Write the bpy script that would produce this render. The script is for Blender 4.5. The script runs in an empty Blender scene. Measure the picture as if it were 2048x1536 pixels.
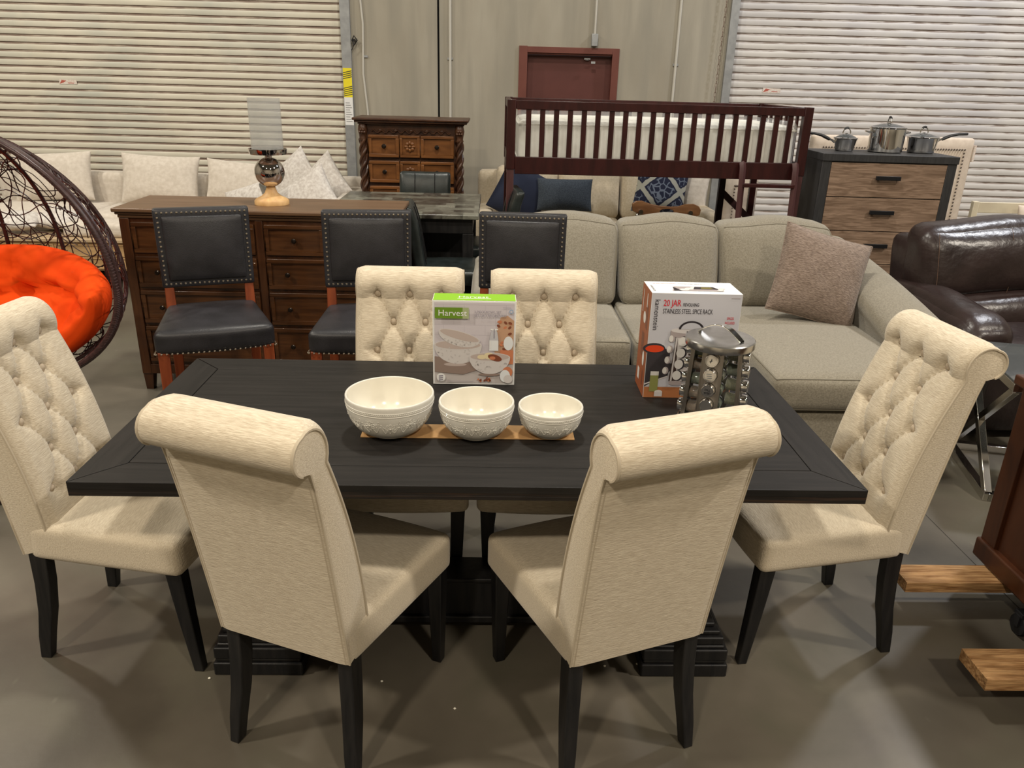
import bpy, bmesh, math, random
from mathutils import Vector, Matrix
R = math.radians
SC = bpy.context.scene
COL = SC.collection
random.seed(7)

# ------------------------------------------------------------------ camera, world, lamps, exposure
YAW, PITCH, ROLL = 0.03366, 0.37159, 0.02755
CAM = Vector((0.0318, -2.1904, 1.7147))
FPX = 1550.0
def make_camera():
    f = Vector((math.sin(YAW)*math.cos(PITCH), math.cos(YAW)*math.cos(PITCH), -math.sin(PITCH)))
    r = Vector((math.cos(YAW), -math.sin(YAW), 0)); u = r.cross(f)
    c, s = math.cos(ROLL), math.sin(ROLL)
    r2 = c*r + s*u; u2 = -s*r + c*u
    cd = bpy.data.cameras.new('camera'); co = bpy.data.objects.new('camera', cd); COL.objects.link(co)
    m = Matrix((r2, u2, -f)).transposed().to_4x4(); m.translation = CAM
    co.matrix_world = m
    cd.sensor_fit = 'HORIZONTAL'; cd.sensor_width = 36; cd.lens = 36*FPX/2048
    cd.clip_start = 0.05
    SC.camera = co
make_camera()
w = bpy.data.worlds.new('world'); SC.world = w; w.use_nodes = True
w.node_tree.nodes['Background'].inputs[0].default_value = (0.86, 0.93, 1.0, 1)
w.node_tree.nodes['Background'].inputs[1].default_value = 0.12
SC.view_settings.view_transform = 'Standard'; SC.view_settings.look = 'None'
SC.view_settings.gamma = 1.0; SC.view_settings.exposure = -0.12
try: SC.view_settings.use_curve_mapping = False
except Exception: pass
LAMPS = [(-5.2, -1.6, 6.2, 360, (1, .91, .76)), (5.4, -1.4, 6.2, 360, (1, .91, .78)),
         (-5.6, 3.2, 6.4, 260, (1, .93, .80)), (5.6, 3.4, 6.4, 280, (.93, .95, 1)),
         (-2.2, -5.2, 6.2, 295, (1, .87, .69)), (2.6, -5.2, 6.2, 295, (1, .89, .73)), (0.0, 1.6, 6.4, 230, (1, .95, .84))]
for i, (x, y, z, p, c) in enumerate(LAMPS):
    ld = bpy.data.lights.new('high_bay_lamp', 'AREA'); ld.shape = 'DISK'; ld.size = 0.5
    ld.energy = p; ld.color = c
    lo = bpy.data.objects.new('high_bay_lamp', ld); COL.objects.link(lo); lo.location = (x, y, z)

# ------------------------------------------------------------------ materials
def nd(nt, t, **k):
    n = nt.nodes.new(t)
    for a, b in k.items(): setattr(n, a, b)
    return n
def mk(name, c1, c2=None, scale=6, stretch=(1, 1, 1), rough=.5, metal=0, lo=.35, hi=.65, detail=4,
       bump=0, bscale=None, bstretch=None, rvar=0, coat=0, sheen=0, spec=.5, trans=0, ior=1.45, distort=0,
       c3=None, s3=2, m3=(.45, .7), st3=(1, 1, 1), alpha=1):
    m = bpy.data.materials.new(name); m.use_nodes = True; nt = m.node_tree
    b = nt.nodes['Principled BSDF']
    def s(k, v):
        if k in b.inputs: b.inputs[k].default_value = v
    s('Base Color', (*c1, 1)); s('Roughness', rough); s('Metallic', metal); s('Coat Weight', coat)
    s('Sheen Weight', sheen); s('Specular IOR Level', spec); s('Transmission Weight', trans); s('IOR', ior); s('Alpha', alpha)
    tc = nd(nt, 'ShaderNodeTexCoord')
    def noise(sc, st, det=4, dis=0):
        mp = nd(nt, 'ShaderNodeMapping'); mp.inputs['Scale'].default_value = st
        nt.links.new(tc.outputs['Object'], mp.inputs[0])
        n = nd(nt, 'ShaderNodeTexNoise'); n.inputs['Scale'].default_value = sc; n.inputs['Detail'].default_value = det
        n.inputs['Distortion'].default_value = dis
        nt.links.new(mp.outputs[0], n.inputs['Vector']); return n
    if c2:
        n = noise(scale, stretch, detail, distort)
        cr = nd(nt, 'ShaderNodeValToRGB'); cr.color_ramp.elements[0].position = lo; cr.color_ramp.elements[1].position = hi
        cr.color_ramp.elements[0].color = (*c1, 1); cr.color_ramp.elements[1].color = (*c2, 1)
        nt.links.new(n.outputs['Fac'], cr.inputs[0]); out = cr.outputs[0]
        if c3:
            n3 = noise(s3, st3, 5, .4)
            r3 = nd(nt, 'ShaderNodeMapRange'); r3.inputs[1].default_value = m3[0]; r3.inputs[2].default_value = m3[1]
            nt.links.new(n3.outputs['Fac'], r3.inputs[0])
            mx = nd(nt, 'ShaderNodeMix', data_type='RGBA'); nt.links.new(r3.outputs[0], mx.inputs[0])
            nt.links.new(out, mx.inputs[6]); mx.inputs[7].default_value = (*c3, 1); out = mx.outputs[2]
        nt.links.new(out, b.inputs['Base Color'])
        if rvar:
            rr = nd(nt, 'ShaderNodeMapRange'); rr.inputs[3].default_value = rough-rvar; rr.inputs[4].default_value = rough+rvar
            nt.links.new(n.outputs['Fac'], rr.inputs[0]); nt.links.new(rr.outputs[0], b.inputs['Roughness'])
    if bump:
        nb = noise(bscale or scale*3, bstretch or stretch, 3)
        bp = nd(nt, 'ShaderNodeBump'); bp.inputs['Strength'].default_value = bump; bp.inputs['Distance'].default_value = .01
        nt.links.new(nb.outputs['Fac'], bp.inputs['Height']); nt.links.new(bp.outputs[0], b.inputs['Normal'])
    return m

M = {}
M['linen'] = mk('linen', (.455, .38, .28), (.64, .565, .44), scale=190, stretch=(.22, .9, 2.4), lo=.3, hi=.7, rough=.9, sheen=.25, bump=.25, bscale=160, bstretch=(.3, 1, 3), spec=.15, detail=5)
M['linen_seat'] = mk('linen_seat', (.455, .38, .28), (.64, .565, .44), scale=190, stretch=(.22, 2.4, 2.4), lo=.3, hi=.7, rough=.9, sheen=.25, bump=.25, bscale=160, bstretch=(.3, 3, 1), spec=.15, detail=5)
M['linen_pipe'] = mk('linen_piping', (.46, .395, .30), rough=.9, spec=.1)
M['button'] = mk('button_linen', (.42, .34, .25), (.5, .42, .32), scale=80, rough=.9, spec=.1)
M['stitch'] = mk('stitching', (.36, .28, .19), rough=.9)
M['blackwood'] = mk('black_wood', (.008, .008, .009), (.016, .015, .015), scale=14, stretch=(4, 4, .4), rough=.42, spec=.35, bump=.03)
M['espresso'] = mk('espresso_top', (.010, .009, .0085), (.016, .014, .013), scale=9, stretch=(.35, 6, 6), rough=.50, bump=.03, bscale=60, spec=.3, rvar=.04)
M['espresso_y'] = mk('espresso_cross', (.010, .009, .0085), (.016, .014, .013), scale=9, stretch=(6, .35, 6), rough=.50, bump=.03, bscale=60, spec=.3, rvar=.04)
M['edge'] = mk('table_edge', (.010, .007, .006), (.05, .025, .014), scale=10, stretch=(.4, 5, 9), lo=.5, hi=.75, rough=.5, bump=.1)
M['gap'] = mk('dark_gap', (.002, .002, .002), rough=.9)
M['bowl'] = mk('cream_stoneware', (.70, .665, .575), rough=.16, coat=.5)
M['bowl_out'] = mk('matte_stoneware', (.62, .60, .54), (.68, .66, .60), scale=20, rough=.38, coat=.15)
M['cardboard'] = mk('cardboard', (.42, .24, .10), (.50, .30, .13), scale=8, rough=.8)
M['steel'] = mk('brushed_steel', (.55, .54, .52), (.68, .67, .65), scale=30, stretch=(1, 1, 6), rough=.24, metal=1)
M['steelp'] = mk('satin_steel_panel', (.30, .275, .25), (.38, .35, .32), scale=40, stretch=(3, 3, .3), rough=.36, metal=1)
M['mirror'] = mk('polished_steel', (.78, .77, .76), rough=.06, metal=1)
M['chrome'] = mk('chrome', (.70, .68, .65), rough=.10, metal=1)
M['jarglass'] = mk('jar_glass', (.85, .9, .86), rough=.05, trans=.85, ior=1.45)
M['herb'] = mk('dried_herbs', (.10, .12, .02), (.28, .24, .07), scale=300, rough=.9)
M['herb2'] = mk('green_herbs', (.03, .07, .015), (.10, .14, .04), scale=300, rough=.9)
M['herb3'] = mk('brown_spice', (.20, .07, .02), (.30, .16, .07), scale=300, rough=.9)
M['ink'] = mk('black_ink', (.02, .02, .022), rough=.5)
M['leather'] = mk('black_leather', (.017, .0165, .019), (.024, .023, .027), scale=12, rough=.40, bump=.10, bscale=220, spec=.45, rvar=.05)
M['leatherback'] = mk('black_leather_trim', (.02, .02, .025), rough=.4, spec=.5)
M['leather_green'] = mk('black_leather_cool', (.012, .016, .015), (.022, .028, .028), scale=12, rough=.33, bump=.08, bscale=150, spec=.5)
M['nail'] = mk('brass_nail', (.66, .60, .52), rough=.22, metal=1)
M['redwood'] = mk('reddish_wood', (.17, .035, .012), (.24, .055, .018), scale=12, stretch=(4, 4, .4), rough=.35, spec=.5)
M['walnut'] = mk('brown_cherry_wood', (.045, .016, .005), (.088, .033, .010), scale=9, stretch=(.5, 3, 5), rough=.33, coat=.2, spec=.5)
M['walnut_v'] = mk('brown_cherry_wood_upright', (.042, .014, .005), (.070, .025, .008), scale=9, stretch=(5, 5, .5), rough=.33, coat=.2)
M['walnut_top'] = mk('brown_cherry_top', (.10, .052, .026), (.135, .075, .04), scale=6, stretch=(.4, 5, 5), rough=.38, spec=.5)
M['carved'] = mk('dark_carved_wood', (.035, .013, .007), (.075, .03, .013), scale=14, rough=.38, bump=.1, spec=.5)
M['carvedpanel'] = mk('ornate_drawer_wood', (.105, .038, .010), (.18, .068, .018), scale=7, stretch=(.6, 3, 3), rough=.36, spec=.5)
M['knob'] = mk('bronze_knob', (.05, .04, .033), rough=.3, metal=.9)
M['cherry'] = mk('dark_cherry_bunk', (.022, .0045, .0045), (.036, .0070, .0065), scale=9, stretch=(3, 3, .6), rough=.33, spec=.45)
M['cherry_g'] = mk('scuffed_cherry_bunk', (.055, .02, .021), (.075, .03, .03), scale=9, stretch=(3, 3, .6), rough=.42)
M['mattress'] = mk('mattress_ticking', (.74, .72, .64), (.86, .85, .78), scale=9, rough=.55, bump=.5, bscale=9, detail=2)
M['plastic'] = mk('clear_wrap', (.95, .95, .95), rough=.16, bump=1, bscale=11, alpha=.22)
M['charcoal'] = mk('charcoal_laminate', (.022, .022, .024), (.033, .033, .035), scale=20, stretch=(4, 4, .4), rough=.5)
M['oakgrey'] = mk('weathered_oak', (.15, .095, .062), (.30, .205, .145), scale=5.5, stretch=(.8, 3, 8), rough=.55, distort=1.6, c3=(.115, .07, .045), s3=4, m3=(.55, .78), st3=(.7, 1, 6), bump=.05)
M['blackmetal'] = mk('black_metal', (.012, .012, .014), rough=.4, metal=.3)
M['sofa'] = mk('grey_beige_chenille', (.175, .155, .118), (.245, .220, .172), scale=130, stretch=(1, 1, 1), rough=.95, sheen=.3, bump=.2, bscale=200, spec=.1, detail=6)
M['sofapipe'] = mk('grey_beige_piping', (.20, .18, .14), rough=.9)
M['taupe'] = mk('taupe_chenille', (.135, .098, .078), (.255, .195, .158), scale=75, stretch=(.7, 1, 2.8), rough=.95, sheen=.3, bump=.5, bscale=90, spec=.1)
M['cream'] = mk('cream_sofa_fabric', (.52, .435, .31), (.60, .51, .38), scale=60, rough=.95, sheen=.2, spec=.1)
M['white_sofa'] = mk('offwhite_sofa_fabric', (.53, .475, .41), (.61, .555, .49), scale=30, rough=.95, sheen=.2, spec=.1, bump=.5, bscale=7, bstretch=(1, 1, 2.5))
M['white_sofa2'] = mk('patterned_offwhite_fabric', (.48, .44, .41), (.64, .61, .58), scale=40, rough=.95, spec=.1, bump=.3, bscale=20)
M['navy'] = mk('navy_velvet', (.004, .008, .026), (.008, .014, .04), scale=6, rough=.8, sheen=.1)
M['slate'] = mk('slate_blue_weave', (.038, .048, .062), (.075, .088, .108), scale=150, rough=.9, spec=.1)
M['orange'] = mk('orange_cushion', (.70, .052, .003), (.76, .070, .005), scale=6, rough=.9, sheen=0, bump=.25, bscale=9, spec=.15)
M['wicker'] = mk('brown_wicker', (.030, .013, .013), (.055, .025, .024), scale=60, rough=.35, spec=.5)
M['lightwood'] = mk('light_wood', (.52, .30, .12), (.66, .42, .19), scale=8, stretch=(3, 3, .8), rough=.5, distort=1)
M['oaktan'] = mk('light_oak', (.42, .26, .12), (.54, .35, .17), scale=5, stretch=(.5, 3, 6), rough=.5)
M['oaktop'] = mk('tan_oak_top', (.40, .29, .175), (.46, .34, .21), scale=5, stretch=(.5, 4, 3), rough=.45)
M['recl'] = mk('dark_brown_leather', (.016, .0095, .009), (.028, .017, .016), scale=5, rough=.33, bump=.5, bscale=15, spec=.5, rvar=.07)
M['recl_stitch'] = mk('tan_stitch', (.10, .055, .035), rough=.8)
M['redpaint'] = mk('oxide_red_paint', (.125, .036, .026), (.15, .046, .033), scale=5, rough=.5)
M['redleaf'] = mk('maroon_door_paint', (.090, .026, .021), (.108, .032, .026), scale=4, rough=.5)
M['conduit'] = mk('painted_conduit', (.52, .50, .45), rough=.45)
M['galv'] = mk('galvanised_steel', (.30, .31, .32), (.38, .39, .40), scale=14, rough=.45, metal=.55)
M['shutter'] = mk('cream_shutter_paint', (.60, .565, .47), (.66, .625, .53), scale=2.2, rough=.5, c3=(.50, .50, .44), s3=1.3, m3=(.5, .7))
M['shutterR'] = mk('grey_shutter_paint', (.56, .535, .505), (.64, .61, .58), scale=2.4, rough=.42, c3=(.52, .50, .50), s3=1.1, m3=(.45, .65))
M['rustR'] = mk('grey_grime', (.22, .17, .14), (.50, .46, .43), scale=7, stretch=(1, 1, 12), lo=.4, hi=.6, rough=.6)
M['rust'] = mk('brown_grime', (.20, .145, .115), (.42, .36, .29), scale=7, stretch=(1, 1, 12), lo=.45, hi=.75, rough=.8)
M['yellow'] = mk('yellow_warning', (.78, .66, .02), rough=.5)
M['white'] = mk('white_paper', (.75, .75, .75), rough=.6)
M['paperpink'] = mk('worn_sticker', (.62, .50, .44), (.72, .68, .62), scale=60, rough=.6)
M['stickerred'] = mk('sticker_red', (.42, .10, .07), rough=.6)
M['redbrown'] = mk('mahogany_cabinet', (.030, .009, .004), (.075, .022, .007), scale=5, stretch=(4, 1.5, .5), rough=.4, coat=.1, distort=.8)
M['timber'] = mk('rough_timber', (.22, .105, .035), (.46, .27, .12), scale=9, stretch=(1, 9, 9), rough=.75, bump=.5, bscale=12, bstretch=(1, 9, 9), distort=.5)
M['glass'] = mk('smoked_glass', (.25, .27, .28), rough=.04, trans=.75, ior=1.45)
M['shadeglass'] = mk('clear_glass', (.50, .51, .50), rough=.07, ior=1.5, alpha=.26, bump=.5, bscale=14, bstretch=(.3, .3, 2))
M['mercury'] = mk('chrome_glass_ball', (.62, .58, .56), rough=.06, metal=1)
M['headboard'] = mk('ivory_upholstery', (.56, .475, .395), (.62, .535, .45), scale=30, rough=.9, spec=.1)
M['darknail'] = mk('dark_nail', (.12, .10, .09), rough=.35, metal=.8)
M['whitewood'] = mk('whitewashed_wood', (.56, .50, .38), (.63, .57, .44), scale=9, rough=.6)
M['rubber'] = mk('black_rubber', (.012, .012, .014), rough=.5)
M['foam'] = mk('foam_crumb', (.85, .82, .72), rough=.9)

def wall_mat():
    m = mk('painted_concrete', (.300, .270, .215), (.365, .335, .275), scale=1.6, rough=.75, detail=6, stretch=(1.2, 1.2, .5),
           c3=(.27, .25, .205), s3=5, m3=(.42, .72), st3=(1.4, 1, .16), bump=.06, bscale=30, bstretch=(1, 1, 1))
    return m
M['wall'] = wall_mat()
def floor_mat():
    m = mk('polished_concrete', (.060, .051, .039), (.142, .124, .097), scale=1.3, rough=.42, detail=8, lo=.34, hi=.68, rvar=.09,
           c3=(.095, .088, .064), s3=2.6, m3=(.48, .72), bump=.03, bscale=40)
    nt = m.node_tree; b = nt.nodes['Principled BSDF']; src = b.inputs['Base Color'].links[0].from_socket
    tc = nd(nt, 'ShaderNodeTexCoord'); v = nd(nt, 'ShaderNodeTexVoronoi'); v.inputs['Scale'].default_value = 9
    mp = nd(nt, 'ShaderNodeMapping'); mp.inputs['Rotation'].default_value = (0, 0, .6); mp.inputs['Scale'].default_value = (1, .45, 1)
    nt.links.new(tc.outputs['Object'], mp.inputs[0]); nt.links.new(mp.outputs[0], v.inputs['Vector'])
    mr = nd(nt, 'ShaderNodeMapRange'); mr.inputs[1].default_value = .03; mr.inputs[2].default_value = .075
    mr.inputs[3].default_value = .35; mr.inputs[4].default_value = 0
    nt.links.new(v.outputs['Distance'], mr.inputs[0])
    mx = nd(nt, 'ShaderNodeMix', data_type='RGBA'); nt.links.new(mr.outputs[0], mx.inputs[0]); nt.links.new(src, mx.inputs[6])
    mx.inputs[7].default_value = (.15, .14, .11, 1); nt.links.new(mx.outputs[2], b.inputs['Base Color'])
    return m
M['floor'] = floor_mat()
def marble_mat():
    m = bpy.data.materials.new('marble_tiles'); m.use_nodes = True; nt = m.node_tree; b = nt.nodes['Principled BSDF']
    tc = nd(nt, 'ShaderNodeTexCoord'); br = nd(nt, 'ShaderNodeTexBrick')
    br.inputs['Color1'].default_value = (.02, .013, .011, 1); br.inputs['Color2'].default_value = (.22, .22, .18, 1)
    br.inputs['Mortar'].default_value = (.07, .07, .06, 1); br.inputs['Scale'].default_value = 1; br.inputs['Mortar Size'].default_value = 0
    br.inputs['Brick Width'].default_value = .13; br.inputs['Row Height'].default_value = .1; br.inputs['Bias'].default_value = -.1
    nt.links.new(tc.outputs['Object'], br.inputs['Vector'])
    n = nd(nt, 'ShaderNodeTexNoise'); n.inputs['Scale'].default_value = 9; n.inputs['Detail'].default_value = 8; n.inputs['Distortion'].default_value = 2
    nt.links.new(tc.outputs['Object'], n.inputs['Vector'])
    cr = nd(nt, 'ShaderNodeValToRGB'); cr.color_ramp.elements[0].position = .42; cr.color_ramp.elements[1].position = .68
    cr.color_ramp.elements[0].color = (.035, .038, .03, 1); cr.color_ramp.elements[1].color = (.22, .22, .18, 1)
    nt.links.new(n.outputs['Fac'], cr.inputs[0])
    mx = nd(nt, 'ShaderNodeMix', data_type='RGBA'); mx.inputs[0].default_value = .35
    nt.links.new(br.outputs[0], mx.inputs[6]); nt.links.new(cr.outputs[0], mx.inputs[7]); nt.links.new(mx.outputs[2], b.inputs['Base Color'])
    b.inputs['Roughness'].default_value = .24
    return m
M['marble'] = marble_mat()
def damask_mat():
    m = bpy.data.materials.new('navy_damask'); m.use_nodes = True; nt = m.node_tree; b = nt.nodes['Principled BSDF']
    tc = nd(nt, 'ShaderNodeTexCoord'); sp = nd(nt, 'ShaderNodeSeparateXYZ'); L = nt.links.new
    nn = nd(nt, 'ShaderNodeTexNoise'); nn.inputs['Scale'].default_value = 16; L(tc.outputs['Object'], nn.inputs['Vector'])
    ad = nd(nt, 'ShaderNodeVectorMath', operation='MULTIPLY_ADD'); L(nn.outputs['Color'], ad.inputs[0]); ad.inputs[1].default_value = (.03, .03, .03)
    L(tc.outputs['Object'], ad.inputs[2]); L(ad.outputs[0], sp.inputs[0])
    def mth(op, a, bb=None):
        q = nd(nt, 'ShaderNodeMath', operation=op)
        for i, v in enumerate((a, bb)):
            if v is None: continue
            if isinstance(v, (int, float)): q.inputs[i].default_value = v
            else: L(v, q.inputs[i])
        return q.outputs[0]
    def cell(c, per): return mth('ABSOLUTE', mth('SUBTRACT', mth('FRACT', mth('ADD', mth('DIVIDE', c, per), 10.5)), .5))
    a = cell(sp.outputs[0], .36); c = cell(mth('ADD', sp.outputs[2], .12), .36)
    d = mth('ADD', a, c)                               # 0 centre .. 1 corners, diamonds at .5
    band = mth('LESS_THAN', mth('ABSOLUTE', mth('SUBTRACT', d, .5)), .075)
    vo = nd(nt, 'ShaderNodeTexVoronoi'); vo.feature = 'DISTANCE_TO_EDGE'; vo.inputs['Scale'].default_value = 20; L(ad.outputs[0], vo.inputs['Vector'])
    fl = mth('MULTIPLY', mth('LESS_THAN', d, .36), mth('LESS_THAN', vo.outputs['Distance'], .10))
    out = mth('MULTIPLY', mth('GREATER_THAN', d, .64), mth('LESS_THAN', vo.outputs['Distance'], .08))
    mx = nd(nt, 'ShaderNodeMix', data_type='RGBA'); mx.inputs[6].default_value = (.010, .013, .04, 1); mx.inputs[7].default_value = (.16, .19, .25, 1)
    L(mth('MAXIMUM', fl, out), mx.inputs[0])
    m2 = nd(nt, 'ShaderNodeMix', data_type='RGBA'); L(band, m2.inputs[0]); L(mx.outputs[2], m2.inputs[6]); m2.inputs[7].default_value = (.42, .41, .35, 1)
    L(m2.outputs[2], b.inputs['Base Color']); b.inputs['Roughness'].default_value = .85
    return m
M['damask'] = damask_mat()
def flat(name, c, rough=.45): return mk(name, c, rough=rough)

# ------------------------------------------------------------------ mesh tools
class G:
    def __init__(s): s.v = []; s.f = []; s.mi = []; s.cur = 0
    def add(s, vs, fs, mi=None):
        o = len(s.v); s.v += [tuple(v) for v in vs]; s.f += [tuple(i+o for i in f) for f in fs]
        s.mi += [s.cur if mi is None else mi]*len(fs)
    def box(s, x0, x1, y0, y1, z0, z1, mi=None, fn=None):
        vs = [(x, y, z) for x in (x0, x1) for y in (y0, y1) for z in (z0, z1)]
        if fn: vs = [fn(v) for v in vs]
        s.add(vs, [(0, 1, 3, 2), (4, 6, 7, 5), (0, 4, 5, 1), (2, 3, 7, 6), (0, 2, 6, 4), (1, 5, 7, 3)], mi)
    def grid(s, fn, nu, nv, mi=None, cu=False, cv=False, flip=False):
        vs = [fn(i/(nu if cu else nu-1), j/(nv if cv else nv-1)) for i in range(nu) for j in range(nv)]
        fs = []
        for i in range(nu if cu else nu-1):
            for j in range(nv if cv else nv-1):
                a, b = i*nv+j, ((i+1) % nu)*nv+j; c, d = ((i+1) % nu)*nv+(j+1) % nv, i*nv+(j+1) % nv
                fs.append((a, d, c, b) if flip else (a, b, c, d))
        s.add(vs, fs, mi)
    def lathe(s, prof, n=32, c=(0, 0, 0), mi=None, ax='z'):
        def fn(u, v):
            k = min(int(round(v*(len(prof)-1))), len(prof)-1); r, z = prof[k]; a = u*2*math.pi
            p = (r*math.cos(a), r*math.sin(a), z)
            if ax == 'y': p = (p[0], p[2], p[1])
            if ax == 'x': p = (p[2], p[0], p[1])
            return (p[0]+c[0], p[1]+c[1], p[2]+c[2])
        s.grid(fn, n, len(prof), mi, cu=True, flip=(ax == 'y'))
    def tube(s, pts, r, n=8, closed=False, caps=True, mi=None, squash=None):
        P = [Vector(p) for p in pts]; N = len(P)
        rr = r if isinstance(r, (list, tuple)) else [r]*N
        up = None; rings = []
        for i in range(N):
            a = P[(i-1) % N] if (closed or i) else P[i]; b = P[(i+1) % N] if (closed or i < N-1) else P[i]
            t = (b-a)
            if t.length < 1e-9: t = Vector((0, 0, 1))
            t.normalize()
            if up is None:
                up = Vector((0, 0, 1)) if abs(t.z) < .9 else Vector((0, 1, 0))
            u = (up - t*up.dot(t))
            if u.length < 1e-6: u = t.orthogonal()
            u.normalize(); w_ = t.cross(u); up = u
            rings.append([P[i] + (u*math.cos(2*math.pi*k/n) + w_*math.sin(2*math.pi*k/n))*rr[i] for k in range(n)])
        vs = [v for rg in rings for v in rg]; fs = []
        for i in range(N if closed else N-1):
            for k in range(n):
                fs.append((i*n+k, i*n+(k+1) % n, ((i+1) % N)*n+(k+1) % n, ((i+1) % N)*n+k))
        if caps and not closed: fs += [tuple(range(n-1, -1, -1)), tuple((N-1)*n+k for k in range(n))]
        s.add(vs, fs, mi)
    def bar(s, pts, sx, sy, mi=None):
        """rectangular section swept upward through pts (mostly vertical); sx, sy lists of half sizes"""
        N = len(pts); vs = []
        for i, p in enumerate(pts):
            a = sx[i] if isinstance(sx, (list, tuple)) else sx; b = sy[i] if isinstance(sy, (list, tuple)) else sy
            for q in ((-1, -1), (1, -1), (1, 1), (-1, 1)): vs.append((p[0]+q[0]*a, p[1]+q[1]*b, p[2]))
        fs = [(3, 2, 1, 0), tuple((N-1)*4+k for k in range(4))]
        for i in range(N-1):
            for k in range(4): fs.append((i*4+k, i*4+(k+1) % 4, (i+1)*4+(k+1) % 4, (i+1)*4+k))
        s.add(vs, fs, mi)
    def beam(s, a, b, w_, h_, up=(0, 0, 1), mi=None):
        a, b = Vector(a), Vector(b); t = (b-a).normalized(); u = Vector(up); u = (u-t*u.dot(t)).normalized(); x = t.cross(u)
        vs = [p+x*i*w_/2+u*j*h_/2 for p in (a, b) for i, j in ((-1, -1), (1, -1), (1, 1), (-1, 1))]
        s.add(vs, [(0, 1, 2, 3), (7, 6, 5, 4)]+[(k, 4+k, 4+(k+1) % 4, (k+1) % 4) for k in range(4)], mi)
    def prism(s, poly, y0, y1, mi=None, fn=None):
        """polygon in x,z extruded along y"""
        n = len(poly); vs = [(x, y0, z) for x, z in poly]+[(x, y1, z) for x, z in poly]
        if fn: vs = [fn(v) for v in vs]
        s.add(vs, [tuple(range(n)), tuple(range(2*n-1, n-1, -1))]+[(i, n+i, n+(i+1) % n, (i+1) % n) for i in range(n)], mi)
    def ball(s, c, r, n=10, m=6, mi=None, sc=(1, 1, 1)):
        vs = [(c[0], c[1], c[2]+r*sc[2])]; fs = []
        for j in range(1, m):
            t = math.pi*j/m
            for i in range(n):
                a = 2*math.pi*i/n; vs.append((c[0]+r*sc[0]*math.sin(t)*math.cos(a), c[1]+r*sc[1]*math.sin(t)*math.sin(a), c[2]+r*sc[2]*math.cos(t)))
        vs.append((c[0], c[1], c[2]-r*sc[2]))
        for i in range(n): fs.append((0, 1+i, 1+(i+1) % n))
        for j in range(m-2):
            for i in range(n): a = 1+j*n; fs.append((a+i, a+n+i, a+n+(i+1) % n, a+(i+1) % n))
        a = 1+(m-2)*n
        for i in range(n): fs.append((a+i, len(vs)-1, a+(i+1) % n))
        s.add(vs, fs, mi)
    def soft(s, c, h, r, puff=(0, 0, 0), n=12, fn=None, mi=None, wob=0, seed=1):
        """rounded, puffed cushion block"""
        key = {}; vs = []; fs = []
        T = [math.sin(math.pi/2*(2*i/n-1)) for i in range(n+1)]
        def gv(p):
            k = tuple(round(a, 4) for a in p)
            if k not in key:
                q = softmap(p, h, r, puff)
                if wob:
                    q = [q[0], q[1], q[2]]
                    nz = math.sin(q[0]*17+seed)*math.cos(q[1]*13+seed*2)*math.sin(q[2]*15+seed*3)
                    q = [a*(1+wob*nz) for a in q]
                q = (q[0]+c[0], q[1]+c[1], q[2]+c[2])
                if fn: q = fn(q)
                key[k] = len(vs); vs.append(q)
            return key[k]
        for ax in range(3):
            for sg in (-1, 1):
                for i in range(n):
                    for j in range(n):
                        def P(a, b):
                            p = [0, 0, 0]; p[ax] = sg; p[(ax+1) % 3] = a; p[(ax+2) % 3] = b; return p
                        q = [gv(P(T[i], T[j])), gv(P(T[i+1], T[j])), gv(P(T[i+1], T[j+1])), gv(P(T[i], T[j+1]))]
                        fs.append(tuple(q) if sg > 0 else tuple(reversed(q)))
        s.add(vs, fs, mi)
def softmap(p, h, r, puff):
    pos = [h[i]*p[i] for i in range(3)]
    q = [max(-(h[i]-r), min(h[i]-r, pos[i])) for i in range(3)]
    d = [pos[i]-q[i] for i in range(3)]; L = math.sqrt(sum(a*a for a in d))
    if L > 1e-9: pos = [q[i]+d[i]/L*r for i in range(3)]
    for i in range(3):
        if puff[i]:
            a, b = p[(i+1) % 3], p[(i+2) % 3]
            pos[i] += (1 if p[i] > 0 else -1)*abs(p[i])**2*puff[i]*(1-a*a)*(1-b*b)
    return pos
def softloop(c, h, r, puff, ax, sg, fn=None, n=12, inset=0):
    """loop along the border of one face of a soft block"""
    T = [math.sin(math.pi/2*(2*i/n-1)) for i in range(n+1)]; out = []
    cor = [(t, -1) for t in T[:-1]]+[(1, t) for t in T[:-1]]+[(-t, 1) for t in T[:-1]]+[(-1, -t) for t in T[:-1]]
    for a, b in cor:
        p = [0, 0, 0]; p[ax] = sg; p[(ax+1) % 3] = a; p[(ax+2) % 3] = b
        q = softmap(p, h, r, puff); q = tuple(q[i]+c[i] for i in range(3)); out.append(fn(q) if fn else q)
    return out
def pillow(g, w_, h_, t, pinch=.06, n=18, wr=0, seed=0, fn=None, mi=None):
    """throw pillow standing in the x,z plane, thickness in y, bottom edge at z=0"""
    def sh(u, v, sg):
        a, b = 2*u-1, 2*v-1
        a = math.sin(a*math.pi/2); b = math.sin(b*math.pi/2)
        x = w_/2*a*(1-pinch*(1-b*b)); z = h_/2*b*(1-pinch*(1-a*a))
        th = t/2*max(0, (1-abs(a)**2.6)*(1-abs(b)**2.6))**.55
        th *= 1+wr*math.sin(9*a+seed)*math.cos(8*b+seed*1.7)+wr*.7*math.sin(15*(a+b)+seed*3)
        q = (x, sg*th, z+h_/2)
        return fn(q) if fn else q
    g.grid(lambda u, v: sh(u, v, -1), n, n, mi); g.grid(lambda u, v: sh(u, v, 1), n, n, mi, flip=True)
    return [sh(u, v, 1) for u, v in [(i/20, 0) for i in range(20)]+[(1, i/20) for i in range(20)]+[(1-i/20, 1) for i in range(20)]+[(0, 1-i/20) for i in range(20)]]

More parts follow.
